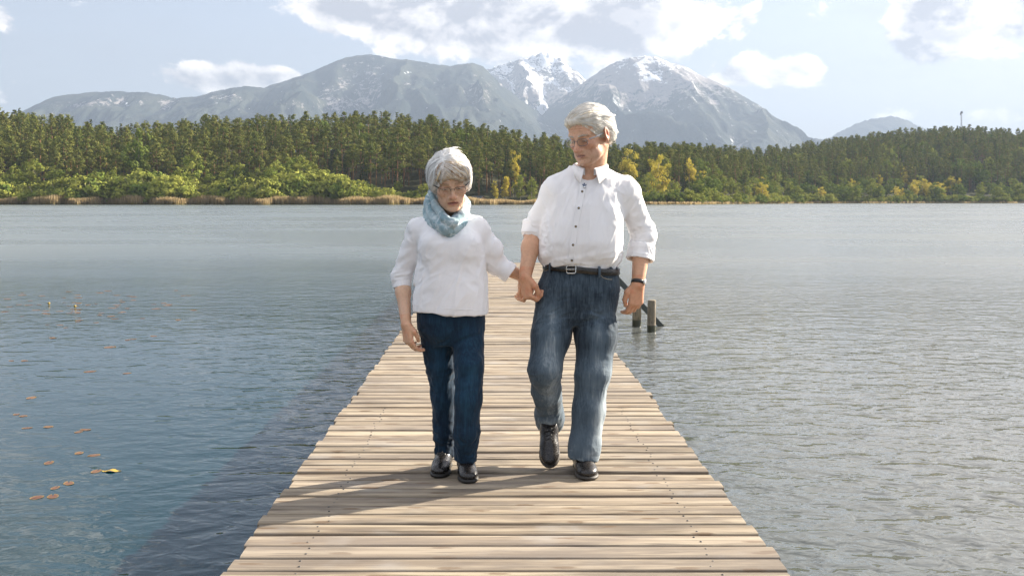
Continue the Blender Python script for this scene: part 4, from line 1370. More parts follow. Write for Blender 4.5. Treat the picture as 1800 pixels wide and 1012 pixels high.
def strands(f, surf, n, seed, root, flow, steps, step, width, colour, lift=(0.0, .003), curl=.25, fly=.006):
    """combed tufts laid over a sculpted cap of hair (V, Q, N); flow is given in the head's frame"""
    from mathutils.kdtree import KDTree
    SV, SN = surf
    kd = KDTree(len(SV))
    for i, c in enumerate(SV): kd.insert(c, i)
    kd.balance()
    L = f.loc(SV)
    ok = np.where([root(w) for w in L])[0]
    r = np.random.default_rng(seed)
    V, F, C = [], [], []
    for k in range(n):
        i = int(ok[r.integers(len(ok))])
        p = SV[i].copy(); off = r.uniform(*lift); wv = r.normal(size=3) * curl
        pts, nrs = [], []
        st = step * r.uniform(.7, 1.3); nst = steps + int(r.integers(-1, 3))
        flyer = r.random() < .10
        for j in range(nst):
            nn = SN[i]
            lf = off * math.sin(math.pi * (.25 + .6 * j / nst)) + (fly * (j / nst) ** 2 if flyer else 0)
            pts.append(p + nn * lf); nrs.append(nn)
            q = f.R @ (np.array(flow(f.loc(p)), float) + wv * j / nst + r.normal(size=3) * .06)
            q = q - nn * (q @ nn); q /= max(np.linalg.norm(q), 1e-6)
            p = p + q * st * f.s
            co, i, dd = kd.find(p)
            if dd > .012: break
            p = p + (np.array(co) - p) * .8
        if len(pts) < 3: continue
        ca = colour(f.loc(pts[int(r.integers(len(pts) // 3, len(pts)))]), r); wd = width * r.uniform(.5, 1.5) * f.s
        o = len(V); m = len(pts)
        for j, w in enumerate(pts):
            t = pts[min(j + 1, m - 1)] - pts[max(j - 1, 0)]; t /= max(np.linalg.norm(t), 1e-6)
            b = np.cross(t, nrs[j]); b /= max(np.linalg.norm(b), 1e-6)
            q = wd * (.35 + .65 * math.sin(math.pi * min(1, .15 + .7 * j / (m - 1)))) * (.3 if j == m - 1 else 1)
            V += [w + b * q - nrs[j] * .0003, w + nrs[j] * q * .35, w - b * q - nrs[j] * .0003]
            C += [ca] * 3
        for j in range(m - 1):
            a = o + j * 3
            for e in range(2): F.append((a + e, a + e + 1, a + e + 4, a + e + 3))
    return np.array(V), np.array(F), np.array(C)

def place(name, V, Q, base, m, parent, attrs=None, smooth=True):
    me = np_mesh(name, np.asarray(V) - np.array(base), Q, smooth, attrs)
    return link(name, me, m, parent)
# ------------------------------------------------------------------ cloth, leather and small things worn
def shirt_mat(name, col, dots=False, tint=None):
    m, nt, b = material(name, col, .85, .2)
    p = objco(nt)
    n = noise(nt, p, 9, 4, .6)
    c = mixc(nt, maprange(nt, n, .35, .7), col, tuple(x * .95 for x in col))
    if dots:      # a fine woven stripe
        w = mth(nt, 'SINE', mth(nt, 'MULTIPLY', nd(nt, 'ShaderNodeSeparateXYZ', Vector=p).outputs[0], 1050.0))
        c = mixc(nt, maprange(nt, w, .2, 1, 0, .10), c, (.60, .62, .70))
    nt.links.new(c, b.inputs['Base Color'])
    b.inputs['Sheen Weight'].default_value = .15
    fine = noise(nt, p, 900, 2, .5)
    cr = noise(nt, nd(nt, 'ShaderNodeMapping', Vector=p, Scale=(1.6, 1.6, .7)).outputs[0], 20, 3, .55, .8)
    bump(nt, b, mth(nt, 'ADD', mth(nt, 'MULTIPLY', fine, .10), cr), .30, .0030)
    return m
def denim_mat(name, dark, mid, pale, wear=.7):
    m, nt, b = material(name, dark, .85, .2)
    p = objco(nt)
    f = attr(nt, 'fade').outputs['Fac']
    st = noise(nt, nd(nt, 'ShaderNodeMapping', Vector=p, Scale=(150, 150, 9)).outputs[0], 1.0, 4, .65)
    st2 = noise(nt, nd(nt, 'ShaderNodeMapping', Vector=p, Scale=(60, 60, 14)).outputs[0], 1.0, 4, .65)
    tw = noise(nt, p, 800, 2, .5)
    k = mth(nt, 'ADD', mth(nt, 'MULTIPLY', f, wear), mth(nt, 'ADD', mth(nt, 'MULTIPLY', mth(nt, 'SUBTRACT', st, .5), .60), mth(nt, 'MULTIPLY', mth(nt, 'SUBTRACT', st2, .5), .35)))
    c = mixc(nt, maprange(nt, k, -.10, .40), dark, mid)
    c = mixc(nt, maprange(nt, k, .35, .95), c, pale)
    nt.links.new(c, b.inputs['Base Color'])
    b.inputs['Sheen Weight'].default_value = .1
    cr = noise(nt, nd(nt, 'ShaderNodeMapping', Vector=p, Scale=(1, 1, 1.4)).outputs[0], 30, 4, .6, .6)
    bump(nt, b, mth(nt, 'ADD', mth(nt, 'ADD', mth(nt, 'MULTIPLY', st, .16), mth(nt, 'MULTIPLY', tw, .10)), cr), .5, .0045)
    return m
def leather_mat(name, col, rough=.32, grain=160):
    m, nt, b = material(name, col, rough, .5)
    n = noise(nt, objco(nt), grain, 4, .6)
    nt.links.new(mixc(nt, maprange(nt, noise(nt, objco(nt), 26, 4, .6), .4, .75), col, tuple(min(1, x * 1.9 + .006) for x in col)), b.inputs['Base Color'])
    nt.links.new(maprange(nt, n, .3, .7, rough - .08, rough + .14), b.inputs['Roughness'])
    bump(nt, b, mth(nt, 'ADD', n, mth(nt, 'MULTIPLY', noise(nt, objco(nt), 34, 3, .6), 2.2)), .3, .0015)
    return m
m_lens = bpy.data.materials.new('spectacle_lens'); m_lens.use_nodes = True
_nt = m_lens.node_tree; _nt.nodes.clear()
_o = _nt.nodes.new('ShaderNodeOutputMaterial')
_mx = nd(_nt, 'ShaderNodeMixShader', Fac=.02, i1=nd(_nt, 'ShaderNodeBsdfTransparent', Color=(.97, .98, .98, 1)).outputs[0], i2=nd(_nt, 'ShaderNodeBsdfGlossy', Roughness=.02).outputs[0])
_nt.links.new(_mx.outputs[0], _o.inputs['Surface'])
m_gold, _n1, _b1 = material('brass', (.62, .46, .20), .28, .5, 1.0)
m_silver, _n1, _b1 = material('polished_steel', (.62, .61, .59), .25, .5, 1.0)
m_black, _n1, _b1 = material('black_plastic', (.012, .012, .013), .35, .5)
m_stitch, _n1, _b1 = material('pale_stitching', (.46, .40, .30), .8, .2)
m_dstitch, _n1, _b1 = material('blue_stitching', (.10, .16, .22), .8, .2)

def on_surface(V, N, pts, lift=.001):
    """moves points on to the nearest spot of a sculpted surface, a little proud of it"""
    out = []
    for p in pts:
        p = np.array(p, float)
        c = np.argmin(((V - p) ** 2).sum(1))
        out.append(V[c] + N[c] * lift)
    return out
def front_on(V, N, x, z, lift=.001, tol=.012):
    """the surface point that faces the viewer's side at (x, z)"""
    m = (np.abs(V[:, 0] - x) < tol) & (np.abs(V[:, 2] - z) < tol) & (N[:, 1] < .2)
    S = V[m]
    if len(S) == 0: 
        c = np.argmin((V[:, 0] - x) ** 2 + (V[:, 2] - z) ** 2); return V[c], N[c]
    d2 = (S[:, 0] - x) ** 2 + (S[:, 2] - z) ** 2
    ok = S[:, 1] < S[:, 1].min() + .05
    S2, d2, Nn = S[ok], d2[ok], N[m][ok]
    w = np.exp(-d2 / .004 ** 2) + 1e-9
    p = np.array([x, (S2[:, 1] * w).sum() / w.sum(), z]); n = (Nn * w[:, None]).sum(0); n /= np.linalg.norm(n)
    return p + n * lift, n
def front_curve(V, N, pts, lift=.001, dens=14):
    """a curve given in (x, z) draped on the front of a surface"""
    pts = np.array(pts, float); out = []
    for i in range(len(pts) - 1):
        for t in np.linspace(0, 1, dens, endpoint=False): out.append(pts[i] + (pts[i + 1] - pts[i]) * t)
    out.append(pts[-1])
    q = np.array([front_on(V, N, a[0], a[1], lift)[0] for a in out])
    if len(q) > 6:
        k = np.array([1, 2, 3, 2, 1.]); k /= k.sum()
        for j in range(3): q[2:-2, j] = np.convolve(q[:, j], k, mode='valid')
    return q
def ring_on(V, z_fn, cx, cy, n=56, lift=.003, band=.006):
    """a closed ring hugging a surface at height z_fn(angle)"""
    out = []
    for k in range(n):
        a = 2 * math.pi * k / n
        zt = z_fn(a)
        m = np.abs(V[:, 2] - zt) < band
        S = V[m] - np.array([cx, cy, 0])
        an = np.arctan2(S[:, 1], S[:, 0])
        da = np.abs((an - a + math.pi) % (2 * math.pi) - math.pi)
        w = da < .10
        r = np.sqrt(S[w, 0] ** 2 + S[w, 1] ** 2).max() if w.any() else .15
        out.append((r, a, zt))
    r = np.array([q[0] for q in out])
    r = np.convolve(np.concatenate([r[-2:], r, r[:2]]), [.1, .2, .4, .2, .1], mode='valid')
    return [np.array([cx + (r[k] + lift) * math.cos(out[k][1]), cy + (r[k] + lift) * math.sin(out[k][1]), out[k][2]]) for k in range(n)]
def band_mesh(ring, h, t, closed=True):
    """a strap of height h and thickness t along a ring (ring points lie mid-height on its inner face)"""
    n = len(ring); V, F = [], []
    c = np.mean(ring, axis=0)
    for i, p in enumerate(ring):
        a, b = ring[(i + 1) % n] if closed or i < n - 1 else p, ring[i - 1] if closed or i > 0 else p
        tg = a - b; o = np.cross(tg, [0, 0, 1.0]); o /= np.linalg.norm(o)
        if o @ (p - c) < 0: o = -o
        up = np.array([0, 0, 1.0])
        for (u, w) in ((-h / 2, 0), (-h / 2 + .0012, t), (h / 2 - .0012, t), (h / 2, 0)): V.append(p + up * u + o * w)
    for i in range(n if closed else n - 1):
        for j in range(4):
            a = i * 4 + j; b = i * 4 + (j + 1) % 4; k = (i + 1) % n
            F.append((a, b, k * 4 + (j + 1) % 4, k * 4 + j))
    return np.array(V), F

def shoe(fr, L, W, male, base, parent, m_up, m_sole):
    """toe towards -y of the frame, ground at z = 0; returns the shoe's upper"""
    P = fr.p; R = fr.R; k = L / .29
    g = .0021
    pts = np.array([P(x, y, z) for x in (-.075, .075) for y in (-.19, .17) for z in (-.02, .17)])
    vs_ = Vol(pts.min(0), pts.max(0), g)
    def E(v, c, r, kk=.012, cut=False): v.ell(P(c[0] * W, c[1] * k, c[2]), (r[0] * W, r[1] * k, r[2]), R, kk, cut)
    E(vs_, (.003, -.078, .010), (.050, .074, .020), .03)
    E(vs_, (.002, -.010, .010), (.040, .08, .020), .03)
    E(vs_, (0, .086, .010), (.036, .050, .020), .03)
    vs_.plane(P(0, 0, .020), R @ np.array([0, 0, 1.0]), .003); vs_.plane(P(0, 0, 0), R @ np.array([0, 0, -1.0]), .002)
    V, Q = largest(*vs_.mesh()); V = relax(V, Q, 1)
    up = Vol(pts.min(0), pts.max(0), g)
    E(up, (.003, -.084, .030), (.0455, .062, .031 if male else .027), .02)
    E(up, (.002, -.020, .036), (.0415, .08, .036), .03)
    E(up, (0, .080, .044), (.0355, .048, .048), .03)
    up.cone(P(0, -.035 * k, .048), P(0, .030 * k, .070), .034 * W, .037 * W, .03)
    up.cone(P(0, .035 * k, .060), P(0, .055 * k, .105), .038 * W, .034 * W, .025)
    if male:
        for q in range(3): up.cone(P(-.034 * W, (-.052 - .006 * q) * k, .052 - .004 * q), P(.036 * W, (-.050 - .010 * q) * k, .050 - .004 * q), .0015, .0015, .005, None, True)
    else:        # a raised moccasin seam round the toe
        ring = [P(.034 * W * math.sin(a), (-.075 - .052 * math.cos(a)) * k, .0480 - .006 * abs(math.cos(a / 2))) for a in np.linspace(-1.9, 1.9, 15)]
        up.chain(ring, [.0035] * 15, .003)
    up.plane(P(0, 0, .016), R @ np.array([0, 0, -1.0]), .002)
    up.plane(P(0, 0, .108), R @ np.array([0, .15, 1.0]), .002)
    V2, Q2 = largest(*up.mesh()); V2 = relax(V2, Q2, 1)
    u = place('shoe', V2, Q2, base, m_up, parent)
    place('sole', V, Q, np.array(base), m_sole, u)
    N2 = vnormals(V2, Q2)
    def top(x, y):                                             # a spot on the instep
        q = P(x * W, y * k, .12); d = R @ np.array([0, 0, -1.0])
        w = V2 - q; t = w @ d; off = np.linalg.norm(w - t[:, None] * d, axis=1)
        m = off < .006
        if not m.any(): return P(x * W, y * k, .075)
        i = np.where(m)[0][np.argmin(t[m])]
        return V2[i] + N2[i] * .0016
    if male:
        mb = MB()
        for y in (-.040, -.022, -.004, .012):
            mb.tube([top(-.020, y), top(-.008, y - .004), top(.008, y + .004), top(.020, y)], .0022, 6)
        for sg in (-1, 1):
            c0 = top(.002 * sg, -.004)
            upv = R @ np.array([0, 0, 1.0]); xv = R @ np.array([1.0, 0, 0]); yv = R @ np.array([0, 1.0, 0])
            mb.tube([c0 + upv * .002, c0 + xv * sg * .014 + upv * .007 - yv * .004, c0 + xv * sg * .026 + upv * .001 - yv * .010, c0 + xv * sg * .014 - upv * .001 - yv * .012, c0 + upv * .002], .0020, 6)
        link('lace', np_mesh('lace', np.array(mb.V) - np.array(base), mb.F), m_black, u)
    else:
        mb = MB()
        ring = [top(x, -.030 + .25 * x * x * 10) for x in np.linspace(-.024, .024, 7)]
        mb.tube(ring, [.0042] * 7, 6)
        c0 = top(.002, -.032); upv = R @ np.array([0, 0, 1.0]); xv = R @ np.array([1.0, 0, 0]); yv = R @ np.array([0, 1.0, 0])
        for q in range(7):
            a = (q - 3) * .0035
            mb.tube([c0 + upv * .003, c0 + xv * (a * .8 + .002) - yv * .012 + upv * .005, c0 + xv * (a * 1.6 + .004) - yv * .030 - upv * .002], [.0022, .0022, .0014], 5)
        mb.tube([c0 - xv * .005 + upv * .004, c0 + xv * .005 + upv * .004], .0045, 8)
        link('tassel', np_mesh('tassel', np.array(mb.V) - np.array(base), mb.F), m_up, u)
    return u

def spectacles(f, base, parent, w, lw, lh, rim, m_front, m_temple, zc=-.006, half=False, arm_top=.004):
    """two lenses, rims, bridge and arms in the head's frame"""
    fr = MB(); yl = -.1035
    def lens_pts(sg, k=1.0):
        out = []
        for i in range(20):
            a = 2 * math.pi * i / 20
            cx = abs(math.cos(a)) ** .62 * math.copysign(1, math.cos(a)); cz = abs(math.sin(a)) ** .62 * math.copysign(1, math.sin(a))
            x = sg * (.0335 * w) + cx * lw / 2 * k; z = zc + cz * lh / 2 * k
            out.append(f.p(x, yl + .16 * abs(x) ** 1 * .35 + (z - zc) * .12, z))
        return out
    g = empty_part('spectacles', parent)
    for sg in (-1, 1):
        lp = lens_pts(sg)
        if half: pts = [lp[i % 20] for i in range(0, 11)]
        else: pts = lp + [lp[0]]
        fr.tube(pts, rim * f.s, 6)
        L = lens_pts(sg, .98); c = np.mean(L, axis=0)
        nrm = np.cross(L[5] - c, L[0] - c); nrm /= np.linalg.norm(nrm)
        V = [c + nrm * .0006] + [q for q in L] + [c - nrm * .0006] + [q - nrm * .0012 for q in L]
        F = [(0, 1 + i, 1 + (i + 1) % 20) for i in range(20)] + [(21, 22 + (i + 1) % 20, 22 + i) for i in range(20)]
        link('lens', np_mesh('lens', np.array(V) - np.array(base), F, False), m_lens, g)
        t = MB()
        xo = sg * (.0335 * w + lw / 2)
        t.tube([f.p(xo * .98, yl + .02, zc + arm_top + .003), f.p(xo + sg * .006, yl + .026, zc + arm_top + .004), f.p(sg * .078 * w, -.05, zc + arm_top + .003), f.p(sg * .0815 * w, .005, zc + arm_top + .004), f.p(sg * .082 * w, .022, zc - .004), f.p(sg * .080 * w, .034, zc - .026)],
               np.array([.0022, .0028, .0024, .0020, .0018, .0016]) * f.s, 6)
        link('temple', np_mesh('temple', np.array(t.V) - np.array(base), t.F), m_temple, g)
    fr.tube([f.p(-.0335 * w + lw / 2, yl + .003, zc + lh * .18), f.p(-.004, yl - .003, zc + lh * .30), f.p(.004, yl - .003, zc + lh * .30), f.p(.0335 * w - lw / 2, yl + .003, zc + lh * .18)], rim * 1.05 * f.s, 6)
    link('rim', np_mesh('rim', np.array(fr.V) - np.array(base), fr.F), m_front, g)
    return g
def empty_part(name, parent):
    o = bpy.data.objects.new(name, None); COL.objects.link(o); o.parent = parent; o.empty_display_size = .05
    return o
# ------------------------------------------------------------------ the man
SKIN = skin_mat('skin')
def A(px, py, Y): return np.array(px_at(px, py, Y))
def make_man():
    base = np.array([.43, 4.80, 0.0])
    root = empty('person', base, 'tall white haired man in white shirt, jeans and belt looking down at the woman', 'person')
    HR = rot('Z', -42) @ rot('X', 20) @ rot('Y', -3)
    f = Frame(A(1036, 237, 4.80), HR, 1.10)
    # joints
    SR, ER, WR = A(976, 331, 4.88), A(939, 404, 4.93), A(923, 486, 4.79)
    SL, EL, WL = A(1102, 333, 4.90), A(1131, 410, 4.95), A(1121, 500, 4.86)
    # ---- body: one continuous figure under the clothes
    v = Vol((.04, 4.42, .02), (.84, 5.24, 1.80), .0027)
    sculpt_head(v, f, True)
    nb = A(1040, 300, 4.89)
    v.cone(f.p(0, .022, -.055), nb, .064, .068, .03)
    v.cone(f.p(0, -.045, -.085), nb + np.array([-.03, -.055, .0]), .026, .030, .03)          # throat
    v.cone(f.p(.055, .03, -.05), nb + np.array([-.02, -.06, -.03]), .014, .014, .02)          # the neck's cord
    v.cone(nb + np.array([-.005, -.012, 0]), np.array([.432, 4.872, 1.36]), .056, .070, .04)
    v.ell(np.array([.42, 4.885, 1.28]), (.165, .105, .17), None, .05)
    v.ell(np.array([.41, 4.885, 1.06]), (.165, .11, .17), None, .06)
    v.ell(np.array([.41, 4.885, .90]), (.15, .105, .12), None, .06)
    for S, E_, W in ((SR, ER, WR), (SL, EL, WL)):
        Si = S + (np.array([.43, 4.89, S[2]]) - S) * .12 + np.array([0, 0, -.02])
        v.cone(nb + np.array([0, 0, -.085]), Si, .045, .040, .05)
        v.cone(Si, E_, .040, .041, .03)
        mid = E_ + (W - E_) * .38
        v.cone(E_, mid, .0425, .0430, .025); v.cone(mid, W, .0430, .0300, .025)
    legR = [A(976, 525, 4.88), A(956, 650, 4.77), A(966, 745, 5.0)]
    legL = [A(1048, 525, 4.88), A(1041, 655, 4.82), A(1029, 800, 4.78)]
    for lg in (legR, legL): v.chain(lg, [.075, .05, .035], .02)
    # right hand round hers: fingers curl across the front, thumb laid over
    hs = 1.08
    sculpt_hand(v, WR, (.10, -.02, -1), (-.86, -.50, 0), hs, [(62, 62, 28), (66, 62, 28), (70, 62, 28), (74, 60, 28)],
                [(.045, .047, -.020), (.074, .042, -.034), (.098, .030, -.040)], -1)
    # left hand hanging, back of it towards the viewer
    sculpt_hand(v, WL, (-.12, -.06, -1), (.42, -.90, 0), hs, [(28, 38, 22), (34, 44, 26), (38, 48, 28), (42, 48, 28)],
                [(.040, .046, -.010), (.074, .047, -.020), (.100, .036, -.026)], 1, (.02, 0, -.02, -.05))
    V, Q = largest(*v.mesh())
    V = relax(V, Q, 1, .4)
    paint = face_paint(f, V, True)
    for o in (WR, WL):
        near = np.linalg.norm(V - (o + np.array([0, 0, -.08])), axis=1) < .13
        paint[near] = paint[near] * np.array([1.0, .90, .84])
        kn = near & (vnoise(V * 55) > .35); paint[kn] *= np.array([1.0, .90, .88])
    arm = V[:, 2] < 1.2
    paint[arm] = paint[arm] * np.array([.97, .95, .92])
    place('body', V, Q, base, SKIN, root, {'paint': paint})
    del v
    # ---- hair
    hv = Vol(f.o - .19, f.o + .19, .0026)
    hv.ell(f.p(0, .020, .046), np.array([.0835, .1030, .0840]) * f.s, f.R, .01)
    for sg in (-1, 1): hv.ell(f.p(sg * .070, .058, .008), np.array([.018, .036, .060]) * f.s, f.R, .03)
    hv.ell(f.p(0, .088, -.012), np.array([.060, .032, .062]) * f.s, f.R, .03)
    hv.ell(f.p(.004, -.022, .088), np.array([.062, .064, .034]) * f.s, f.R, .03)
    hv.ell(f.p(-.022, -.064, .076), np.array([.040, .022, .022]) * f.s, f.R, .02)
    hv.ell(f.p(0, -.118, .012), np.array([.088, .066, .066]) * f.s, f.R, .012, True)
    for sg in (-1, 1): hv.ell(f.p(sg * .095, -.012, -.030), np.array([.030, .052, .046]) * f.s, f.R, .012, True)
    hv.plane(f.p(0, .05, -.066), f.R @ np.array([0, -.25, -1.0]), .010)
    V, Q = largest(*hv.mesh()); V = relax(V, Q, 2)
    L = f.loc(V); N = vnormals(V, Q)
    V = V + N * (.0022 * ridged(np.stack([L[:, 0] * 75, L[:, 1] * 22, L[:, 2] * 48], 1)))[:, None]
    N = vnormals(V, Q)
    n = vnoise(L * 60)
    pc_ = np.array([.76, .71, .63]) * (1 + .12 * n)[:, None]
    HM = hair_mat('white_hair', (.72, .68, .60), (.92, .90, .85))
    hair = place('hair', V, Q, base, HM, root, {'paint': pc_})
    def rootf(w): return w[1] > -.09
    def flow(w):
        top = sstep(.045, .110, w[2] + .25 * max(0, w[0])); edge = sstep(-.080, -.098, w[1])
        q = np.array([.10 * np.sign(w[0]), .72, -.70]) * (1 - top) + np.array([.62, .80, -.05]) * top
        return q * (1 - edge) + np.array([-.35, -.2, -.9]) * edge
    def colr(w, r):
        c = np.array([.84, .80, .73]) * r.uniform(.62, 1.12)
        if r.random() < .10: c = c * np.array([.80, .72, .62])
        return c * (np.array([.95, .84, .66]) if (w[1] < -.03 and r.random() < .6) else 1)
    SV = (V, N)
    V, F, C = strands(f, SV, 6500, 5, rootf, flow, 8, .010, .00062, colr, (0.0003, .0024), .26, .012)
    place('hair_strand', V, F, base, HM, hair, {'paint': np.clip(C, 0, 1)})['kind'] = 'stuff'
    V, F, C = strands(f, SV, 260, 6, rootf, flow, 9, .011, .0026, colr, (.001, .0055), .30, .020)
    place('hair_lock', V, F, base, HM, hair, {'paint': np.clip(C, 0, 1)})['kind'] = 'stuff'
    # brows
    mb = MB(); r = random.Random(2)
    for sg in (-1, 1):
        for k in range(46):
            x = .012 + .036 * r.random(); z = .0205 - 5 * (x - .030) ** 2 + r.uniform(-.003, .004); y = -.0955 + .55 * max(0, x - .018) ** 1.25 * 2.2
            a = f.p(sg * x, y, z); b = f.p(sg * (x + .007), y - .001 + .004 * (x > .03), z + r.uniform(-.001, .004))
            mb.tube([a, b], [.0006, .0003], 4, False)
    me = link('eyebrow', np_mesh('eyebrow', np.array(mb.V) - base, mb.F), HM, root).data; a = me.attributes.new('paint', 'FLOAT_COLOR', 'POINT'); a.data.foreach_set('color', np.tile([.55, .50, .43, 1], len(me.vertices)).astype(np.float32))
    m_gf, _n, _b = material('grey_frame', (.13, .14, .155), .3, .5, .4)
    m_gt, _n, _b = material('pale_frame_arm', (.42, .44, .46), .3, .5, .6)
    spectacles(f, base, root, 1.0, 0.052, .030, .0011, m_gf, m_gt)
    # ---- shirt
    SH = shirt_mat('white_shirt', (.87, .855, .86), True)
    v = Vol((.06, 4.55, .93), (.86, 5.22, 1.56), .0036)
    yc = 4.885
    v.loft([(.965, .413, yc, .176, .124), (.985, .413, yc, .182, .130), (1.005, .413, yc, .197, .143), (1.035, .413, yc - .005, .207, .155), (1.10, .414, yc - .010, .207, .162), (1.19, .420, yc - .008, .200, .155),
            (1.27, .428, yc, .193, .145), (1.34, .432, yc + .006, .188, .128), (1.385, .436, yc + .01, .165, .108), (1.425, .440, yc + .012, .120, .086), (1.460, .445, yc + .012, .072, .066)], .02, 2.35)
    for S, dx in ((SR, .07), (SL, -.07)):
        v.cone(nb + np.array([-.01 + (-.045 if dx > 0 else .045), .0, -.030]), S + np.array([0, 0, .004]), .042, .056, .07)
    v.cone(SR + np.array([.004, 0, -.008]), ER, .062, .055, .03); v.cone(ER, A(937.5, 410, 4.92), .055, .053, .02)
    v.cone(SL + np.array([-.004, 0, -.008]), EL, .062, .058, .03); v.cone(EL, A(1127, 442, 4.93), .060, .059, .02)
    v.cone(SR + np.array([.02, -.01, -.02]), SR + np.array([.05, 0, -.10]), .055, .05, .03)
    v.cone(SL + np.array([-.03, -.01, -.02]), SL + np.array([-.05, 0, -.10]), .055, .05, .03)
    # neck opening, sleeve openings, the open top button
    v.cone(nb + np.array([0, -.01, -.02]), nb + np.array([-.004, -.015, .10]), .066, .070, .006, None, True)
    v.chain([A(1027, 314, 4.755), A(1028, 302, 4.775), A(1032, 285, 4.80)], [.007, .030, .054], .005, None, True)
    v.cone(A(937.3, 409, 4.92), A(936, 440, 4.90), .048, .047, .004, None, True)
    v.cone(A(1127, 441, 4.93), A(1125, 475, 4.92), .052, .052, .004, None, True)
    V, Q = largest(*v.mesh()); V = relax(V, Q, 2)
    N = vnormals(V, Q)
    x, y, z = V.T
    slR = sstep(.285, .235, x) * sstep(1.46, 1.40, z); slL = sstep(.605, .655, x) * sstep(1.46, 1.40, z)
    body = (1 - slR) * (1 - slL)
    dR, dL = ER - SR, EL - SL
    def pr(a, d, c):                                            # oblique sleeve folds
        m = np.array(d) / np.linalg.norm(d); t = np.array(c, float); t /= np.linalg.norm(t)
        return along(m * .75 + t * .65, .042, .14)
    V = folds(V, N, [(.0085, along((.12, 0, 1), .048, .30), body * sstep(1.44, 1.30, z), 3), (.0070, along((1, 0, .30), .034, .12), body * sstep(1.13, 1.02, z), 7),
                     (.0030, along((.35, .2, 1), .026, .12), body, 13),
                     (.0085, pr(0, dR, (1, -1, .2)), slR, 21), (.0085, pr(0, dL, (-1, -1, .3)), slL, 33), (.0060, along((1, .2, .15), .028, .10), slL * sstep(1.30, 1.12, z) + slR * sstep(1.30, 1.14, z), 44),
                     (.0070, along((.7, 0, -.7), .034, .13), body * np.exp(-((x - .60) / .06) ** 2 - ((z - 1.27) / .09) ** 2), 51), (.0070, along((-.7, 0, -.7), .034, .13), body * np.exp(-((x - .25) / .06) ** 2 - ((z - 1.27) / .09) ** 2), 57)])
    N = vnormals(V, Q)
    shirt = place('shirt', V, Q, base, SH, root)
    # placket, buttons, little embroidered flower
    pl = [((1026, 316), 0), ((1024, 337), 0), ((1017, 366), 0), ((1011, 398), 0), ((1006, 430), 0), ((1004, 452), 0)]
    xz = [(A(p[0][0], p[0][1], 4.74)[0], A(p[0][0], p[0][1], 4.74)[2]) for p in pl]
    cur = front_curve(V, N, xz, .0012, 16)
    Vp, Fp = [], []
    for i, c in enumerate(cur):
        q, nn = front_on(V, N, c[0], c[2], .0, .016)
        t = np.cross(nn, [0, 0, 1.0]); t /= np.linalg.norm(t)
        for u, h in ((-.0155, .0002), (-.0150, .0030), (-.0120, .0022), (.0120, .0022), (.0150, .0030), (.0155, .0002)):
            Vp.append(np.array([c[0], c[1], c[2]]) + t * u + nn * h)
    for i in range(len(cur) - 1):
        for j in range(5): Fp.append((i * 6 + j, i * 6 + j + 1, i * 6 + j + 7, i * 6 + j + 6))
    link('placket', np_mesh('placket', np.array(Vp) - base, Fp), SH, shirt)
    m_horn, _n, _b = material('dark_horn', (.045, .035, .028), .35, .5)
    def button(p, nn, R_):
        a = np.cross(nn, [0, 0, 1.0]); a /= np.linalg.norm(a); b = np.cross(a, nn)
        mb = MB(); mb.tube([p, p + nn * .0022, p + nn * .0030], [R_, R_, R_ * .72], 14)
        o = link('button', np_mesh('button', np.array(mb.V) - base, mb.F), m_horn, shirt)
        mb = MB(); mb.tube([p + nn * .0026, p + nn * .0040], [R_ * .42, R_ * .34], 10)
        link('button_centre', np_mesh('button_centre', np.array(mb.V) - base, mb.F), m_gold, shirt)
    for (bx, by) in ((1023, 309.5), (1024, 337), (1017, 366), (1011.5, 398), (1006.5, 430), (1005, 457)):
        w = A(bx, by, 4.745)
        p, nn = front_on(V, N, w[0], w[2], .0022, .016); button(p, nn, .0058)
    w = A(1028, 326, 4.75); p, nn = front_on(V, N, w[0], w[2], .0048, .016)
    a = np.cross(nn, [0, 0, 1.0]); a /= np.linalg.norm(a); b = np.cross(a, nn)
    m_emb, _n, _b = material('blue_thread', (.030, .085, .19), .7, .3)
    mb = MB()
    for k in range(5):
        an = math.pi / 2 + k * 2 * math.pi / 5; d = a * math.cos(an) + b * math.sin(an); t = -a * math.sin(an) + b * math.cos(an)
        mb.add([p, p + d * .007 + t * .0036, p + d * .0125, p + d * .007 - t * .0036, p + nn * .0015 + d * .005], [(0, 1, 4), (1, 2, 4), (2, 3, 4), (3, 0, 4)])
    link('embroidered_flower', np_mesh('embroidered_flower', np.array(mb.V) - base, mb.F, False), m_emb, shirt)
    mb = MB(); mb.tube([p - b * .016 - a * .007 + nn * .0005, p - b * .0172 + nn * .0008, p - b * .016 + a * .007 + nn * .0005], [.0012, .0015, .0012], 5)
    link('embroidered_stem', np_mesh('embroidered_stem', np.array(mb.V) - base, mb.F), m_horn, shirt)
    # collar: a stand round the neck and two leaves folded over
    Vc, Fc = [], []
    n = 40
    cN = nb + np.array([-.003, -.012, .0])
    for i in range(n + 1):
        u = i / n * 2 - 1                                       # -1 right front ... 0 nape ... 1 left front
        an = math.pi / 2 - u * (math.pi - .26)
        rr_ = .074 - .004 * math.cos(u * math.pi)
        e = abs(u) ** 2.2
        lean = np.array([-.018, -.02, 0]) * e
        c = cN + np.array([rr_ * math.cos(an) * 1.04, rr_ * math.sin(an) * .98, 0]) + lean
        zt = .042 - .034 * e       # top edge falls to the front
        wleaf = .038 + .036 * abs(u) ** 3
        o = np.array([math.cos(an), math.sin(an), 0])
        tip = np.array([0, -.010, 0]) * abs(u) ** 4 + np.array([math.copysign(.022, u), 0, 0]) * abs(u) ** 6
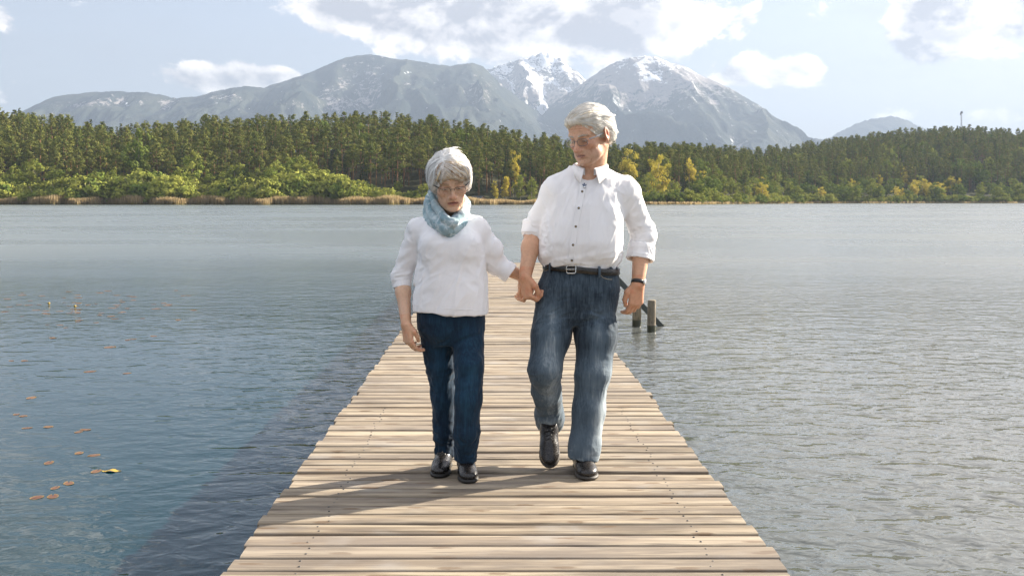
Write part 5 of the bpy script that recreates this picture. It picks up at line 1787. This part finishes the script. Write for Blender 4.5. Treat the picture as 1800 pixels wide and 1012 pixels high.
        rows = [c + np.array([0, 0, zt - .034]) + o * .000, c + np.array([0, 0, zt - .010]) + o * .000, c + np.array([0, 0, zt]) + o * .0035,
                c + np.array([0, 0, zt - .006]) + o * .0095 + tip * .2, c + np.array([0, 0, zt - wleaf * .5]) + o * .0120 + tip * .5, c + np.array([0, 0, zt - wleaf]) + o * .0140 + tip,
                c + np.array([0, 0, zt - wleaf + .002]) + o * .0105 + tip * .95, c + np.array([0, 0, zt - wleaf * .5]) + o * .0085 + tip * .5, c + np.array([0, 0, zt - .008]) + o * .0045]
        Vc += rows
    k = 9
    for i in range(n):
        for j in range(k - 1): Fc.append((i * k + j, i * k + j + 1, (i + 1) * k + j + 1, (i + 1) * k + j))
    link('collar', np_mesh('collar', np.array(Vc) - base, Fc), SH, shirt)
    # rolled cuffs
    def cuff(p0, p1, r0, r1, t, seed):
        lo = np.minimum(p0, p1) - .11; hi = np.maximum(p0, p1) + .11
        c = Vol(lo, hi, .003)
        c.cone(p0, p1, r0, r1, .004)
        d = (p1 - p0) / np.linalg.norm(p1 - p0)
        c.plane(p1, d, .005); c.plane(p0, -d, .005)
        c.cone(p0 - d * .05, p1 + d * .05, r0 - t, r1 - t, .004, None, True)
        V, Q = largest(*c.mesh()); V = relax(V, Q, 2); N = vnormals(V, Q)
        V = folds(V, N, [(.0045, along(np.cross(d, [0.2, 1, 0]), .030, .09), np.ones(len(V)), seed), (.0022, along(d, .018, .05), np.ones(len(V)), seed + 3)])
        place('cuff', V, Q, base, SH, shirt)
    cuff(A(941, 390, 4.93), A(936.5, 414, 4.91), .060, .057, .011, 3)
    cuff(A(1128, 431, 4.94), A(1124.5, 457, 4.92), .066, .067, .012, 8)
    # ---- jeans
    DN = denim_mat('faded_blue_denim', (.012, .021, .034), (.078, .110, .142), (.32, .37, .40), 1.05)
    v = Vol((.10, 4.45, .03), (.76, 5.26, 1.03), .0038)
    v.loft([(.70, .405, yc, .10, .10), (.76, .402, yc, .165, .125), (.82, .402, yc, .196, .134), (.88, .404, yc, .199, .136), (.93, .409, yc, .190, .130), (.985, .413, yc, .178, .124)], .03, 2.3)
    RL = [A(980, 520, 4.88), A(968, 590, 4.83), A(957, 648, 4.78), A(961, 690, 4.87), A(966, 728, 4.96), A(967, 745, 4.99)]
    v.chain(RL, [.104, .092, .074, .066, .066, .069], .03)
    LL = [A(1045, 520, 4.88), A(1048, 590, 4.85), A(1042, 655, 4.82), A(1035, 720, 4.80), A(1028, 785, 4.775), A(1026, 803, 4.77)]
    v.chain(LL, [.104, .098, .083, .073, .071, .071], .03)
    for L_, r in ((RL, .064), (LL, .066)):
        d = L_[-1] - L_[-2]; d /= np.linalg.norm(d)
        v.plane(L_[-1] + d * .010, d, .003, L_[-1] - .13, L_[-1] + .13)
        v.cone(L_[-1] - d * .05, L_[-1] + d * .06, r * .75, r, .003, None, True)
    V, Q = largest(*v.mesh()); V = relax(V, Q, 2); N = vnormals(V, Q)
    x, y, z = V.T
    mid = A(1000, 600, 4.85)[0]
    lR = sstep(mid + .02, mid - .02, x) * sstep(.80, .70, z); lL = sstep(mid - .02, mid + .02, x) * sstep(.80, .70, z)
    g = lambda c, s: np.exp(-((z - c) / s) ** 2)
    kz, kz2 = A(0, 660, 4.8)[2], A(0, 660, 4.8)[2]
    V = folds(V, N, [(.0070, along((1, .3, .35), .036, .14), lR * (g(kz - .02, .09) + g(.25, .09)), 3), (.0058, along((1, .2, -.3), .038, .15), lL * (.7 * g(kz2, .10) + 1.0 * g(.085, .07)), 9),
                     (.0045, along((.25, 0, 1), .055, .34), (lR + lL) * 1.0, 15), (.0075, along((1, 0, .45), .028, .12), g(.74, .06) * sstep(.55, .45, x), 25), (.0075, along((1, 0, -.45), .028, .12), g(.74, .06) * sstep(.37, .42, x), 29),
                     (.0018, along((.2, .2, 1), .024, .09), np.ones(len(x)), 41), (.0050, along((1, 0, .1), .022, .09), g(.86, .05), 47)])
    N = vnormals(V, Q)
    x, y, z = V.T
    n = fbm(V * np.array([14, 14, 7]), 3)
    fade = np.clip((.55 * np.exp(-((x - A(968, 0, 4.85)[0]) / .060) ** 2) * sstep(.86, .74, z) + .50 * np.exp(-((x - A(1050, 0, 4.85)[0]) / .060) ** 2) * sstep(.86, .74, z)) * (N[:, 1] < .1) * (.75 + .6 * n) + .22 * sstep(.62, .48, z) + .14 * sstep(.75, .90, z) + .12 * n
                   + .35 * np.clip(ridged(V * np.array([26, 26, 40]) + 3) - .35, 0, 1) * np.maximum(sstep(.16, .08, z), .5 * g(.73, .05)), 0, 1)
    jeans = place('jeans', V, Q, base, DN, root, {'fade': fade})
    def stitch(pts, name='seam', m=m_stitch, w=.0013, lift=.0012, dens=10):
        c = front_curve(V, N, [(A(a, b, 4.76)[0], A(a, b, 4.76)[2]) for a, b in pts], lift, dens)
        mb = MB(); mb.tube(c, w, 5)
        return link(name, np_mesh(name, np.array(mb.V) - base, mb.F), m, jeans)
    stitch([(1051, 473), (1054, 482), (1060, 488), (1068, 491), (1077, 492)], 'pocket_edge', m_stitch, .0012)
    stitch([(973, 465), (968, 474), (961, 478), (951, 480)], 'pocket_edge', m_stitch, .0010)
    # belt, buckle, loops
    zb = lambda a: .9785 + .0105 * -math.cos(a) * -1 * -1 + .003 * math.sin(a)
    ring = ring_on(V[(z > .9)], lambda a: .9680 - .013 * math.cos(a), .413, yc, 60, .0035)
    LB = leather_mat('black_leather', (.012, .011, .010), .30)
    Vb, Fb = band_mesh(ring, .031, .0042)
    belt = link('belt', np_mesh('belt', Vb - base, Fb), LB, root)
    bp = min(ring, key=lambda p: abs(p[0] - A(1003, 470, 4.75)[0]) + (10 if p[1] > yc else 0))
    mb = MB()
    c = bp + np.array([0, -.0075, 0])
    fr_ = [c + np.array([sx * .0220, 0, sz * .0185]) for sx, sz in ((-1, -.6), (-1, .6), (-.8, 1), (.8, 1), (1, .6), (1, -.6), (.8, -1), (-.8, -1), (-1, -.6))]
    mb.tube(fr_, .0030, 8); mb.tube([c + np.array([.020, -.001, 0]), c + np.array([-.024, -.003, .0])], .0022, 6)
    link('buckle', np_mesh('buckle', np.array(mb.V) - base, mb.F), m_silver, belt)
    for (lx, w_) in ((1053, .0075), (969, .007)):
        p = min(ring, key=lambda q: abs(q[0] - A(lx, 470, 4.78)[0]) + (10 if q[1] > yc else 0))
        o = p - np.array([.413, yc, p[2]]); o[2] = 0; o /= np.linalg.norm(o); t = np.cross(o, [0, 0, 1.0])
        Vl, Fl = [], []
        for (u, hh) in ((-.030, .001), (-.026, .0065), (0, .0075), (.022, .0065), (.026, .001)):
            for sx in (-1, 1): Vl.append(p + np.array([0, 0, u]) + o * hh + t * sx * w_)
        for i in range(4): Fl.append((i * 2, i * 2 + 1, i * 2 + 3, i * 2 + 2))
        me = np_mesh('belt_loop', np.array(Vl) - base, Fl); a_ = me.attributes.new('fade', 'FLOAT', 'POINT'); a_.data.foreach_set('value', np.full(len(Vl), .2, np.float32))
        link('belt_loop', me, DN, jeans)
    # ---- watch
    d = WL - EL; d /= np.linalg.norm(d)
    c = WL - d * .012
    e1 = np.cross(d, [0, 1.0, 0]); e1 /= np.linalg.norm(e1); e2 = np.cross(d, e1)
    Vw, Fw = [], []
    for i in range(28):
        a = 2 * math.pi * i / 28; o = e1 * math.cos(a) + e2 * math.sin(a)
        for (u, r) in ((-.0095, .0318), (-.0085, .0345), (.0085, .0350), (.0095, .0322)): Vw.append(c + d * u + o * r)
    for i in range(28):
        for j in range(3): Fw.append((i * 4 + j, i * 4 + j + 1, ((i + 1) % 28) * 4 + j + 1, ((i + 1) % 28) * 4 + j))
    watch = link('wristwatch', np_mesh('wristwatch', np.array(Vw) - base, Fw), m_black, root)
    o = np.array([.80, -.45, 0]); o -= d * (o @ d); o /= np.linalg.norm(o)
    mb = MB(); mb.tube([c + o * .030, c + o * .039, c + o * .0405], [.0150, .0150, .0128], 18)
    link('watch_case', np_mesh('watch_case', np.array(mb.V) - base, mb.F), m_silver, watch)
    # ---- shoes
    LS = leather_mat('worn_dark_leather', (.014, .012, .011), .27); m_rub, _n, _b = material('dark_rubber', (.045, .040, .034), .6, .4)
    toe = px_ground(1030, 843, 0.0)
    shoe(Frame((toe.x + .000, toe.y + .130, 0.0), rot('Z', 4)), .29, 1.10, True, base, root, LS, m_rub)
    shoe(Frame(A(965, 793, 4.93) + np.array([0, .0, .040]), rot('Z', -3) @ rot('X', 42)), .28, 1.02, True, base, root, LS, m_rub)
    return root
MAN = make_man()
# ------------------------------------------------------------------ the woman
def make_woman():
    base = np.array([-.22, 4.68, 0.0])
    root = empty('person', base, 'white haired woman in glasses, blue scarf, white top and dark jeans looking down', 'person')
    HR = rot('Z', 9) @ rot('X', 20) @ rot('Y', -5)
    f = Frame(A(791, 319, 4.655), HR, 1.06)
    SR, ER, WR = A(735, 403, 4.76), A(706, 484, 4.80), A(714, 570, 4.70)
    SL, EL, WL = A(838, 401, 4.77), A(872, 463, 4.83), A(919, 487, 4.855)
    yc = 4.76
    # ---- body
    v = Vol((-.66, 4.34, .02), (.34, 5.06, 1.58), .0027)
    sculpt_head(v, f, False)
    nb = A(786, 385, 4.765)
    v.cone(f.p(0, .020, -.055), nb, .052, .056, .03)
    v.cone(f.p(0, -.042, -.085), nb + np.array([.0, -.035, .0]), .022, .028, .03)
    v.ell(np.array([-.225, yc, 1.10]), (.130, .095, .15), None, .05)
    v.ell(np.array([-.222, yc, .92]), (.135, .105, .17), None, .06)
    v.ell(np.array([-.218, yc, .76]), (.140, .105, .13), None, .06)
    for S, E_, W in ((SR, ER, WR), (SL, EL, WL)):
        Si = S + (np.array([-.22, yc, S[2]]) - S) * .14 + np.array([0, 0, -.015])
        v.cone(nb + np.array([0, 0, -.03]), Si, .040, .036, .05)
        v.cone(Si, E_, .036, .034, .03)
        mid = E_ + (W - E_) * .35
        v.cone(E_, mid, .034, .0345, .02); v.cone(mid, W, .0345, .0240, .02)
    v.chain([A(765, 575, 4.76), A(778, 655, 4.79), A(781, 800, 4.83)], [.065, .045, .032], .02)
    v.chain([A(822, 575, 4.76), A(823, 655, 4.66), A(818, 806, 4.69)], [.065, .045, .032], .02)
    hs = .96
    # right hand hangs, its thumb side towards the viewer
    sculpt_hand(v, WR, (.14, -.05, -1), (-.80, -.62, 0), hs, [(30, 30, 18), (36, 36, 20), (40, 40, 22), (44, 40, 22)],
                [(.038, .040, -.016), (.066, .036, -.032), (.088, .024, -.042)], -1)
    # left hand lies in the man's palm, back of it to the right and its fingers folded up round his
    sculpt_hand(v, WL, (.36, .0, -.93), (.80, -.40, .36), hs, [(56, 66, 26), (58, 68, 28), (60, 68, 28), (62, 66, 28)],
                [(.036, .038, -.014), (.064, .036, -.028), (.084, .026, -.036)], 1)
    V, Q = largest(*v.mesh()); V = relax(V, Q, 1, .4)
    paint = face_paint(f, V, False)
    for o in (WR, WL):
        near = np.linalg.norm(V - (o + np.array([0, 0, -.07])), axis=1) < .12
        kn = near & (vnoise(V * 60) > .35); paint[near] *= np.array([.98, .90, .84]); paint[kn] *= np.array([1.0, .90, .88])
    place('body', V, Q, base, SKIN, root, {'paint': paint})
    del v
    # ---- hair: a full bob with a side swept fringe
    hv = Vol(f.o - .19, f.o + .19, .0026)
    hv.ell(f.p(-.002, .022, .046), np.array([.084, .102, .088]) * f.s, f.R, .01)
    for sg, zz, rz in ((-1, .010, .056), (1, .014, .050)):
        hv.ell(f.p(sg * .066, .018, zz), np.array([.023, .062, rz]) * f.s, f.R, .03)
    hv.ell(f.p(0, .082, -.020), np.array([.066, .042, .058]) * f.s, f.R, .03)
    hv.ell(f.p(.006, -.062, .070), np.array([.066, .040, .040]) * f.s, f.R, .03)
    hv.ell(f.p(.030, -.080, .050), np.array([.036, .022, .022]) * f.s, f.R, .02)
    hv.ell(f.p(-.030, -.078, .052), np.array([.030, .020, .024]) * f.s, f.R, .02)
    hv.ell(f.p(.000, -.115, -.036), np.array([.067, .085, .084]) * f.s, f.R, .012, True)
    hv.plane(f.p(0, .03, -.052), f.R @ np.array([0, -.35, -1.0]), .014)
    V, Q = largest(*hv.mesh()); V = relax(V, Q, 2)
    L = f.loc(V); N = vnormals(V, Q)
    V = V + N * (.0030 * ridged(np.stack([L[:, 0] * 60, L[:, 1] * 30, L[:, 2] * 30], 1)))[:, None]
    N = vnormals(V, Q)
    def fringe(w): return sstep(-.030, -.095, w[..., 1] + .25 * np.maximum(0, -w[..., 0] - .01)) * sstep(.135, .075, w[..., 2]) * sstep(.02, .03, w[..., 2])
    pc_ = np.array([.76, .74, .70]) * (1 + .10 * vnoise(L * 60))[:, None]
    fm = fringe(L)[:, None] * .65
    pc_ = pc_ * (1 - fm) + np.array([.30, .19, .10]) * fm
    HM = hair_mat('silver_hair', (.74, .72, .69), (.95, .93, .90))
    hair = place('hair', V, Q, base, HM, root, {'paint': np.clip(pc_, 0, 1)})
    def rootf(w): return True
    def flow(w):
        fr2 = sstep(-.020, -.065, w[1])
        x0 = w[0] + .030                                         # the parting lies over her right brow
        up = sstep(.045, .105, w[2])
        side = np.array([.08 * np.sign(w[0]), .12, -1.0]) * (1 - up) + np.array([np.clip(x0 * 22, -1, 1) * .85, .35, -.35]) * up
        if w[2] < -.03: side = np.array([-.30 * np.sign(w[0]), -.15, -1.0])
        front = np.array([.80 if x0 > 0 else -.50, -.15, -.70])
        return side * (1 - fr2) + front * fr2
    def colr(w, r):
        c = np.array([.84, .82, .79]) * r.uniform(.66, 1.10)
        k = float(fringe(np.array(w)))
        if r.random() < .36 * k + .03: c = np.array([.36, .20, .085]) * r.uniform(.45, 1.5)
        elif r.random() < .55 * k: c = np.array([.66, .51, .31]) * r.uniform(.8, 1.1)
        return c
    SV = (V, N)
    V, F, C = strands(f, SV, 7500, 15, rootf, flow, 9, .011, .00066, colr, (.0003, .0028), .28, .014)
    place('hair_strand', V, F, base, HM, hair, {'paint': np.clip(C, 0, 1)})['kind'] = 'stuff'
    V, F, C = strands(f, SV, 420, 16, rootf, flow, 10, .012, .0030, colr, (.001, .0080), .45, .026)
    place('hair_lock', V, F, base, HM, hair, {'paint': np.clip(C, 0, 1)})['kind'] = 'stuff'
    m_df, _n, _b = material('dark_thin_frame', (.018, .018, .024), .3, .5, .3)
    spectacles(f, base, root, .98, .050, .030, .0011, m_df, m_df, -.008, True, .010)
    # ---- white top
    SH = shirt_mat('white_jersey', (.87, .85, .86))
    v = Vol((-.62, 4.46, .70), (.16, 5.06, 1.38), .0036)
    v.loft([(.755, -.222, yc, .184, .142), (.80, -.222, yc, .184, .146), (.86, -.220, yc, .180, .148), (.92, -.217, yc, .172, .146), (.98, -.216, yc - .003, .163, .142), (1.05, -.216, yc - .005, .157, .140), (1.12, -.218, yc - .005, .153, .132),
            (1.17, -.220, yc + .002, .146, .112), (1.21, -.222, yc + .006, .112, .088), (1.245, -.225, yc + .008, .068, .066), (1.27, -.228, yc + .01, .056, .058)], .02, 2.3)
    for sg in (-1, 1): v.ell(np.array([-.218 + sg * .066, yc - .095, 1.085]), (.066, .052, .066), None, .05)
    for S in (SR, SL): v.cone(nb + np.array([0, 0, -.024]), S + np.array([0, 0, .004]), .038, .046, .06)
    v.cone(SR, ER, .050, .045, .03); v.cone(ER, A(707, 506, 4.785), .045, .0415, .02)
    v.cone(SL, A(862, 438, 4.80), .050, .051, .03); v.cone(A(862, 438, 4.80), EL, .052, .050, .03); v.cone(EL, A(898, 481, 4.83), .050, .047, .02)
    v.cone(A(707, 502, 4.785), A(707.5, 530, 4.77), .0355, .034, .004, None, True)
    d = A(898, 481, 4.83) - EL; d /= np.linalg.norm(d)
    e = EL + d * .082
    v.plane(e, d, .004, EL - .005 + np.array([-.02, -.1, -.16]), EL + .20)
    v.cone(e - d * .03, e + d * .06, .040, .040, .004, None, True)
    dr = A(707, 506, 4.785) - ER; dr /= np.linalg.norm(dr)
    v.plane(A(707, 505, 4.785), dr, .004, A(707, 505, 4.785) - np.array([.075, .08, .10]), A(707, 505, 4.785) + np.array([.075, .08, .05]))
    v.cone(nb + np.array([0, -.01, .0]), nb + np.array([0, -.02, .12]), .060, .064, .006, None, True)
    v.plane((-.22, yc, .770), (-.055, 0, -1), .004, (-.62, 4.4, .70), (.10, 5.1, .86))
    v.loft([(.70, -.222, yc, .172, .131), (.80, -.222, yc, .172, .133), (.815, -.222, yc, .150, .115)], .004, 2.3, True)
    V, Q = largest(*v.mesh()); V = relax(V, Q, 2); N = vnormals(V, Q)
    x, y, z = V.T
    slR = sstep(-.385, -.42, x) * sstep(1.23, 1.16, z); slL = sstep(-.075, -.040, x) * sstep(1.24, 1.18, z) * sstep(.84, .88, z)
    body = (1 - slR) * (1 - slL)
    g = lambda c, s_: np.exp(-((z - c) / s_) ** 2)
    hang = sstep(1.08, .95, z)
    V = folds(V, N, [(.0110, along((.18, 0, 1), .060, .30), body * hang, 4), (.0105, along((1, 0, .55), .040, .18), body * np.exp(-((x + .34) / .09) ** 2) * g(.97, .12), 11), (.0105, along((1, 0, -.6), .040, .18), body * np.exp(-((x + .10) / .09) ** 2) * g(1.0, .13), 17),
                     (.0050, along((1, 0, .15), .045, .16), body * g(1.06, .10), 19),
                     (.0080, along((.8, .3, .55), .036, .14), slR, 23), (.0085, along((.45, .2, .85), .036, .14), slL, 31), (.0060, along((1, 0, .2), .024, .08), slR * g(.95, .06), 37),
                     (.0030, along((.5, .2, 1), .026, .10), body, 41)])
    V = relax(V, Q, 1, .4); N = vnormals(V, Q)
    top = place('blouse', V, Q, base, SH, root)
    # hem line, sleeve bands, small placket, shirt collar
    def seam(pts, lift=.0012, w=.0016, Yd=4.63):
        c = front_curve(V, N, [(A(a, b, Yd)[0], A(a, b, Yd)[2]) for a, b in pts], lift, 12)
        mb = MB(); mb.tube(c, w, 5)
        link('seam', np_mesh('seam', np.array(mb.V) - base, mb.F), SH, top)
    seam([(727, 537), (770, 540), (815, 543), (853, 547)], .0010)
    def cuff(p0, p1, r0, r1, t):
        c = Vol(np.minimum(p0, p1) - .09, np.maximum(p0, p1) + .09, .0028)
        c.cone(p0, p1, r0, r1, .004)
        d_ = (p1 - p0) / np.linalg.norm(p1 - p0)
        c.plane(p1, d_, .004); c.plane(p0, -d_, .004); c.cone(p0 - d_ * .05, p1 + d_ * .05, r0 - t, r1 - t, .004, None, True)
        V_, Q_ = largest(*c.mesh()); V_ = relax(V_, Q_, 2)
        V_ = folds(V_, vnormals(V_, Q_), [(.0020, along((1, 0, .2), .03, .08), np.ones(len(V_)), 5)])
        place('cuff', V_, Q_, base, SH, top)
    cuff(A(706.5, 489, 4.795), A(707.5, 506, 4.782), .0445, .0425, .006)
    cuff(EL + d * .050, EL + d * .088, .0500, .0485, .006)
    Vc, Fc = [], []
    n = 30
    for i in range(n + 1):
        u = i / n * 2 - 1; an = math.pi / 2 - u * (math.pi - .5)
        e_ = abs(u) ** 2; o = np.array([math.cos(an), math.sin(an), 0])
        c = nb + np.array([.066 * math.cos(an), -.008 + .064 * math.sin(an), 0])
        zt = .030 - .040 * e_; wl = .036 + .020 * abs(u) ** 4
        Vc += [c + np.array([0, 0, zt - .03]), c + np.array([0, 0, zt]) + o * .002, c + np.array([0, 0, zt - .004]) + o * .009, c + np.array([0, 0, zt - wl * .5]) + o * .017, c + np.array([0, 0, zt - wl]) + o * .026, c + np.array([0, 0, zt - wl]) + o * .022]
    for i in range(n):
        for j in range(5): Fc.append((i * 6 + j, i * 6 + j + 1, (i + 1) * 6 + j + 1, (i + 1) * 6 + j))
    link('collar', np_mesh('collar', np.array(Vc) - base, Fc), SH, top)
    # ---- jeans
    DN = denim_mat('dark_blue_denim', (.005, .016, .034), (.015, .055, .100), (.10, .18, .26), .75)
    v = Vol((-.52, 4.38, .03), (.06, 5.06, .86), .0038)
    v.loft([(.62, -.215, yc, .09, .09), (.67, -.216, yc, .140, .115), (.73, -.219, yc, .162, .126), (.80, -.220, yc, .163, .124), (.83, -.220, yc, .150, .115)], .03, 2.3)
    RL = [A(766, 575, 4.77), A(774, 640, 4.79), A(779, 700, 4.80), A(780, 760, 4.82), A(781, 799, 4.83)]
    v.chain(RL, [.084, .066, .056, .0485, .046], .025)
    LL = [A(821, 575, 4.75), A(824, 640, 4.67), A(823, 700, 4.65), A(820, 760, 4.66), A(818, 804, 4.69)]
    v.chain(LL, [.084, .066, .060, .0545, .053], .025)
    for L_, r in ((RL, .042), (LL, .049)):
        d2 = L_[-1] - L_[-2]; d2 /= np.linalg.norm(d2)
        v.plane(L_[-1] + d2 * .008, d2, .003, L_[-1] - .068, L_[-1] + .068)
        v.cone(L_[-1] - d2 * .04, L_[-1] + d2 * .05, r * .8, r, .003, None, True)
    V, Q = largest(*v.mesh()); V = relax(V, Q, 2); N = vnormals(V, Q)
    x, y, z = V.T
    low = sstep(.70, .60, z); mid = A(798, 650, 4.72)[0]
    V = folds(V, N, [(.0080, along((1, .3, .30), .030, .12), low * g(.46, .10) * 1.0, 3), (.0085, along((1, .2, -.25), .028, .10), low * g(.16, .10), 9), (.0055, along((.2, 0, 1), .04, .22), low, 15), (.0065, along((1, 0, .5), .028, .12), g(.66, .06), 21), (.0020, along((.3, .2, 1), .024, .09), low, 33)])
    fade = np.clip(.30 * np.exp(-((x - A(823, 0, 4.7)[0]) / .05) ** 2) * g(.50, .20) * (1 + fbm(V * 12, 2)) + .22 * np.exp(-((x - A(775, 0, 4.7)[0]) / .05) ** 2) * g(.50, .20) + .10 * fbm(V * 16, 3), 0, 1)
    jeans = place('jeans', V, Q, base, DN, root, {'fade': fade})
    # ---- shoes
    LB = leather_mat('polished_black_leather', (.010, .009, .009), .20); m_rub, _n, _b = material('black_sole', (.016, .015, .014), .55, .4)
    t1, t2 = px_ground(775, 841, 0), px_ground(820, 850, 0)
    shoe(Frame((t1.x, t1.y + .135, 0), rot('Z', -8)), .255, .96, False, base, root, LB, m_rub)
    shoe(Frame((t2.x - .004, t2.y + .125, 0), rot('Z', 6)), .255, .96, False, base, root, LB, m_rub)
    # ---- scarf
    SCM, nt, b = material('blue_scarf', (.3, .5, .56), .9, .1)
    p = objco(nt)
    vo = nd(nt, 'ShaderNodeTexVoronoi', {'feature': 'DISTANCE_TO_EDGE'}, Vector=vmth(nt, 'ADD', p, nd(nt, 'ShaderNodeVectorMath', {'operation': 'SCALE'}, i0=nd(nt, 'ShaderNodeTexNoise', Vector=p, Scale=22.0).outputs[1], Scale=.05).outputs[0]), Scale=26.0)
    lines = maprange(nt, vo.outputs[0], .0, .16, .8, 0)
    n1 = noise(nt, p, 26, 4, .6); n2 = noise(nt, p, 12, 3, .6)
    c = mixc(nt, maprange(nt, n2, .38, .62), (.225, .340, .385), (.36, .46, .495))
    c = mixc(nt, mth(nt, 'MULTIPLY', lines, maprange(nt, n1, .40, .60)), c, (.64, .69, .71))
    c = mixc(nt, maprange(nt, noise(nt, p, 17, 3), .64, .74, 0, .55), c, (.07, .19, .25))
    nt.links.new(c, b.inputs['Base Color'])
    b.inputs['Sheen Weight'].default_value = .3
    bump(nt, b, noise(nt, p, 75, 4, .65, .8), .4, .002)
    v = Vol(nb + np.array([-.19, -.24, -.16]), nb + np.array([.19, .16, .22]), .0026)
    def loop(pts, r, seed, strandsn=6, wide=.024):
        rr = np.random.default_rng(seed)
        P_ = [np.array(q) for q in pts]
        m = 34; path = []
        for i in range(m):                                      # closed smooth path through the points
            t = i / m * len(P_); k = int(t); u = t - k
            a, b_, c_, d_ = (P_[(k + j) % len(P_)] for j in (-1, 0, 1, 2))
            path.append(.5 * ((2 * b_) + (-a + c_) * u + (2 * a - 5 * b_ + 4 * c_ - d_) * u * u + (-a + 3 * b_ - 3 * c_ + d_) * u ** 3))
        ctr = np.mean(path, axis=0)
        for s_ in range(strandsn):
            ph, dv, do = rr.uniform(0, 6.28), (s_ / (strandsn - 1) - .5) * 2, rr.uniform(-.5, .5)
            q = []
            for i, w in enumerate(path):
                o = w - ctr; o[2] *= .3; o /= np.linalg.norm(o)
                vup = np.array([0, 0, 1.0])
                q.append(w + vup * dv * wide * (1 + .3 * math.sin(ph + i * .37)) + o * (.009 * math.sin(ph * 2 + i * .45) + .004 * do - .010 * dv * dv))
            q.append(q[0])
            v.chain(q, [r * rr.uniform(.75, 1.15)] * len(q), .007)
    loop([A(786, 338, 4.845), A(753, 356, 4.79), A(757, 380, 4.69), A(784, 400, 4.605), A(810, 382, 4.66), A(819, 356, 4.76)], .0125, 3, 6, .022)
    loop([A(790, 346, 4.85), A(750, 368, 4.79), A(764, 394, 4.67), A(792, 407, 4.615), A(815, 388, 4.69), A(820, 364, 4.79)], .0120, 8, 5, .018)
    v.chain([A(757, 338, 4.75), A(766, 362, 4.67), A(782, 384, 4.605), A(797, 392, 4.590), A(811, 376, 4.63), A(818, 352, 4.71)], [.014, .018, .020, .019, .017, .013], .010)
    v.chain([A(752, 346, 4.77), A(758, 376, 4.69), A(772, 396, 4.625), A(790, 408, 4.60)], [.012, .016, .018, .012], .008)
    V, Q = largest(*v.mesh()); V = relax(V, Q, 2); N = vnormals(V, Q)
    V = folds(V, N, [(.0022, along((.6, .2, -.7), .020, .09), (V[:, 0] < A(792, 0, 4.65)[0]) * 1.0, 3), (.0022, along((.6, -.2, .7), .020, .09), (V[:, 0] >= A(792, 0, 4.65)[0]) * 1.0, 5)])
    place('scarf', V, Q, base, SCM, root)
    return root
WOMAN = make_woman()
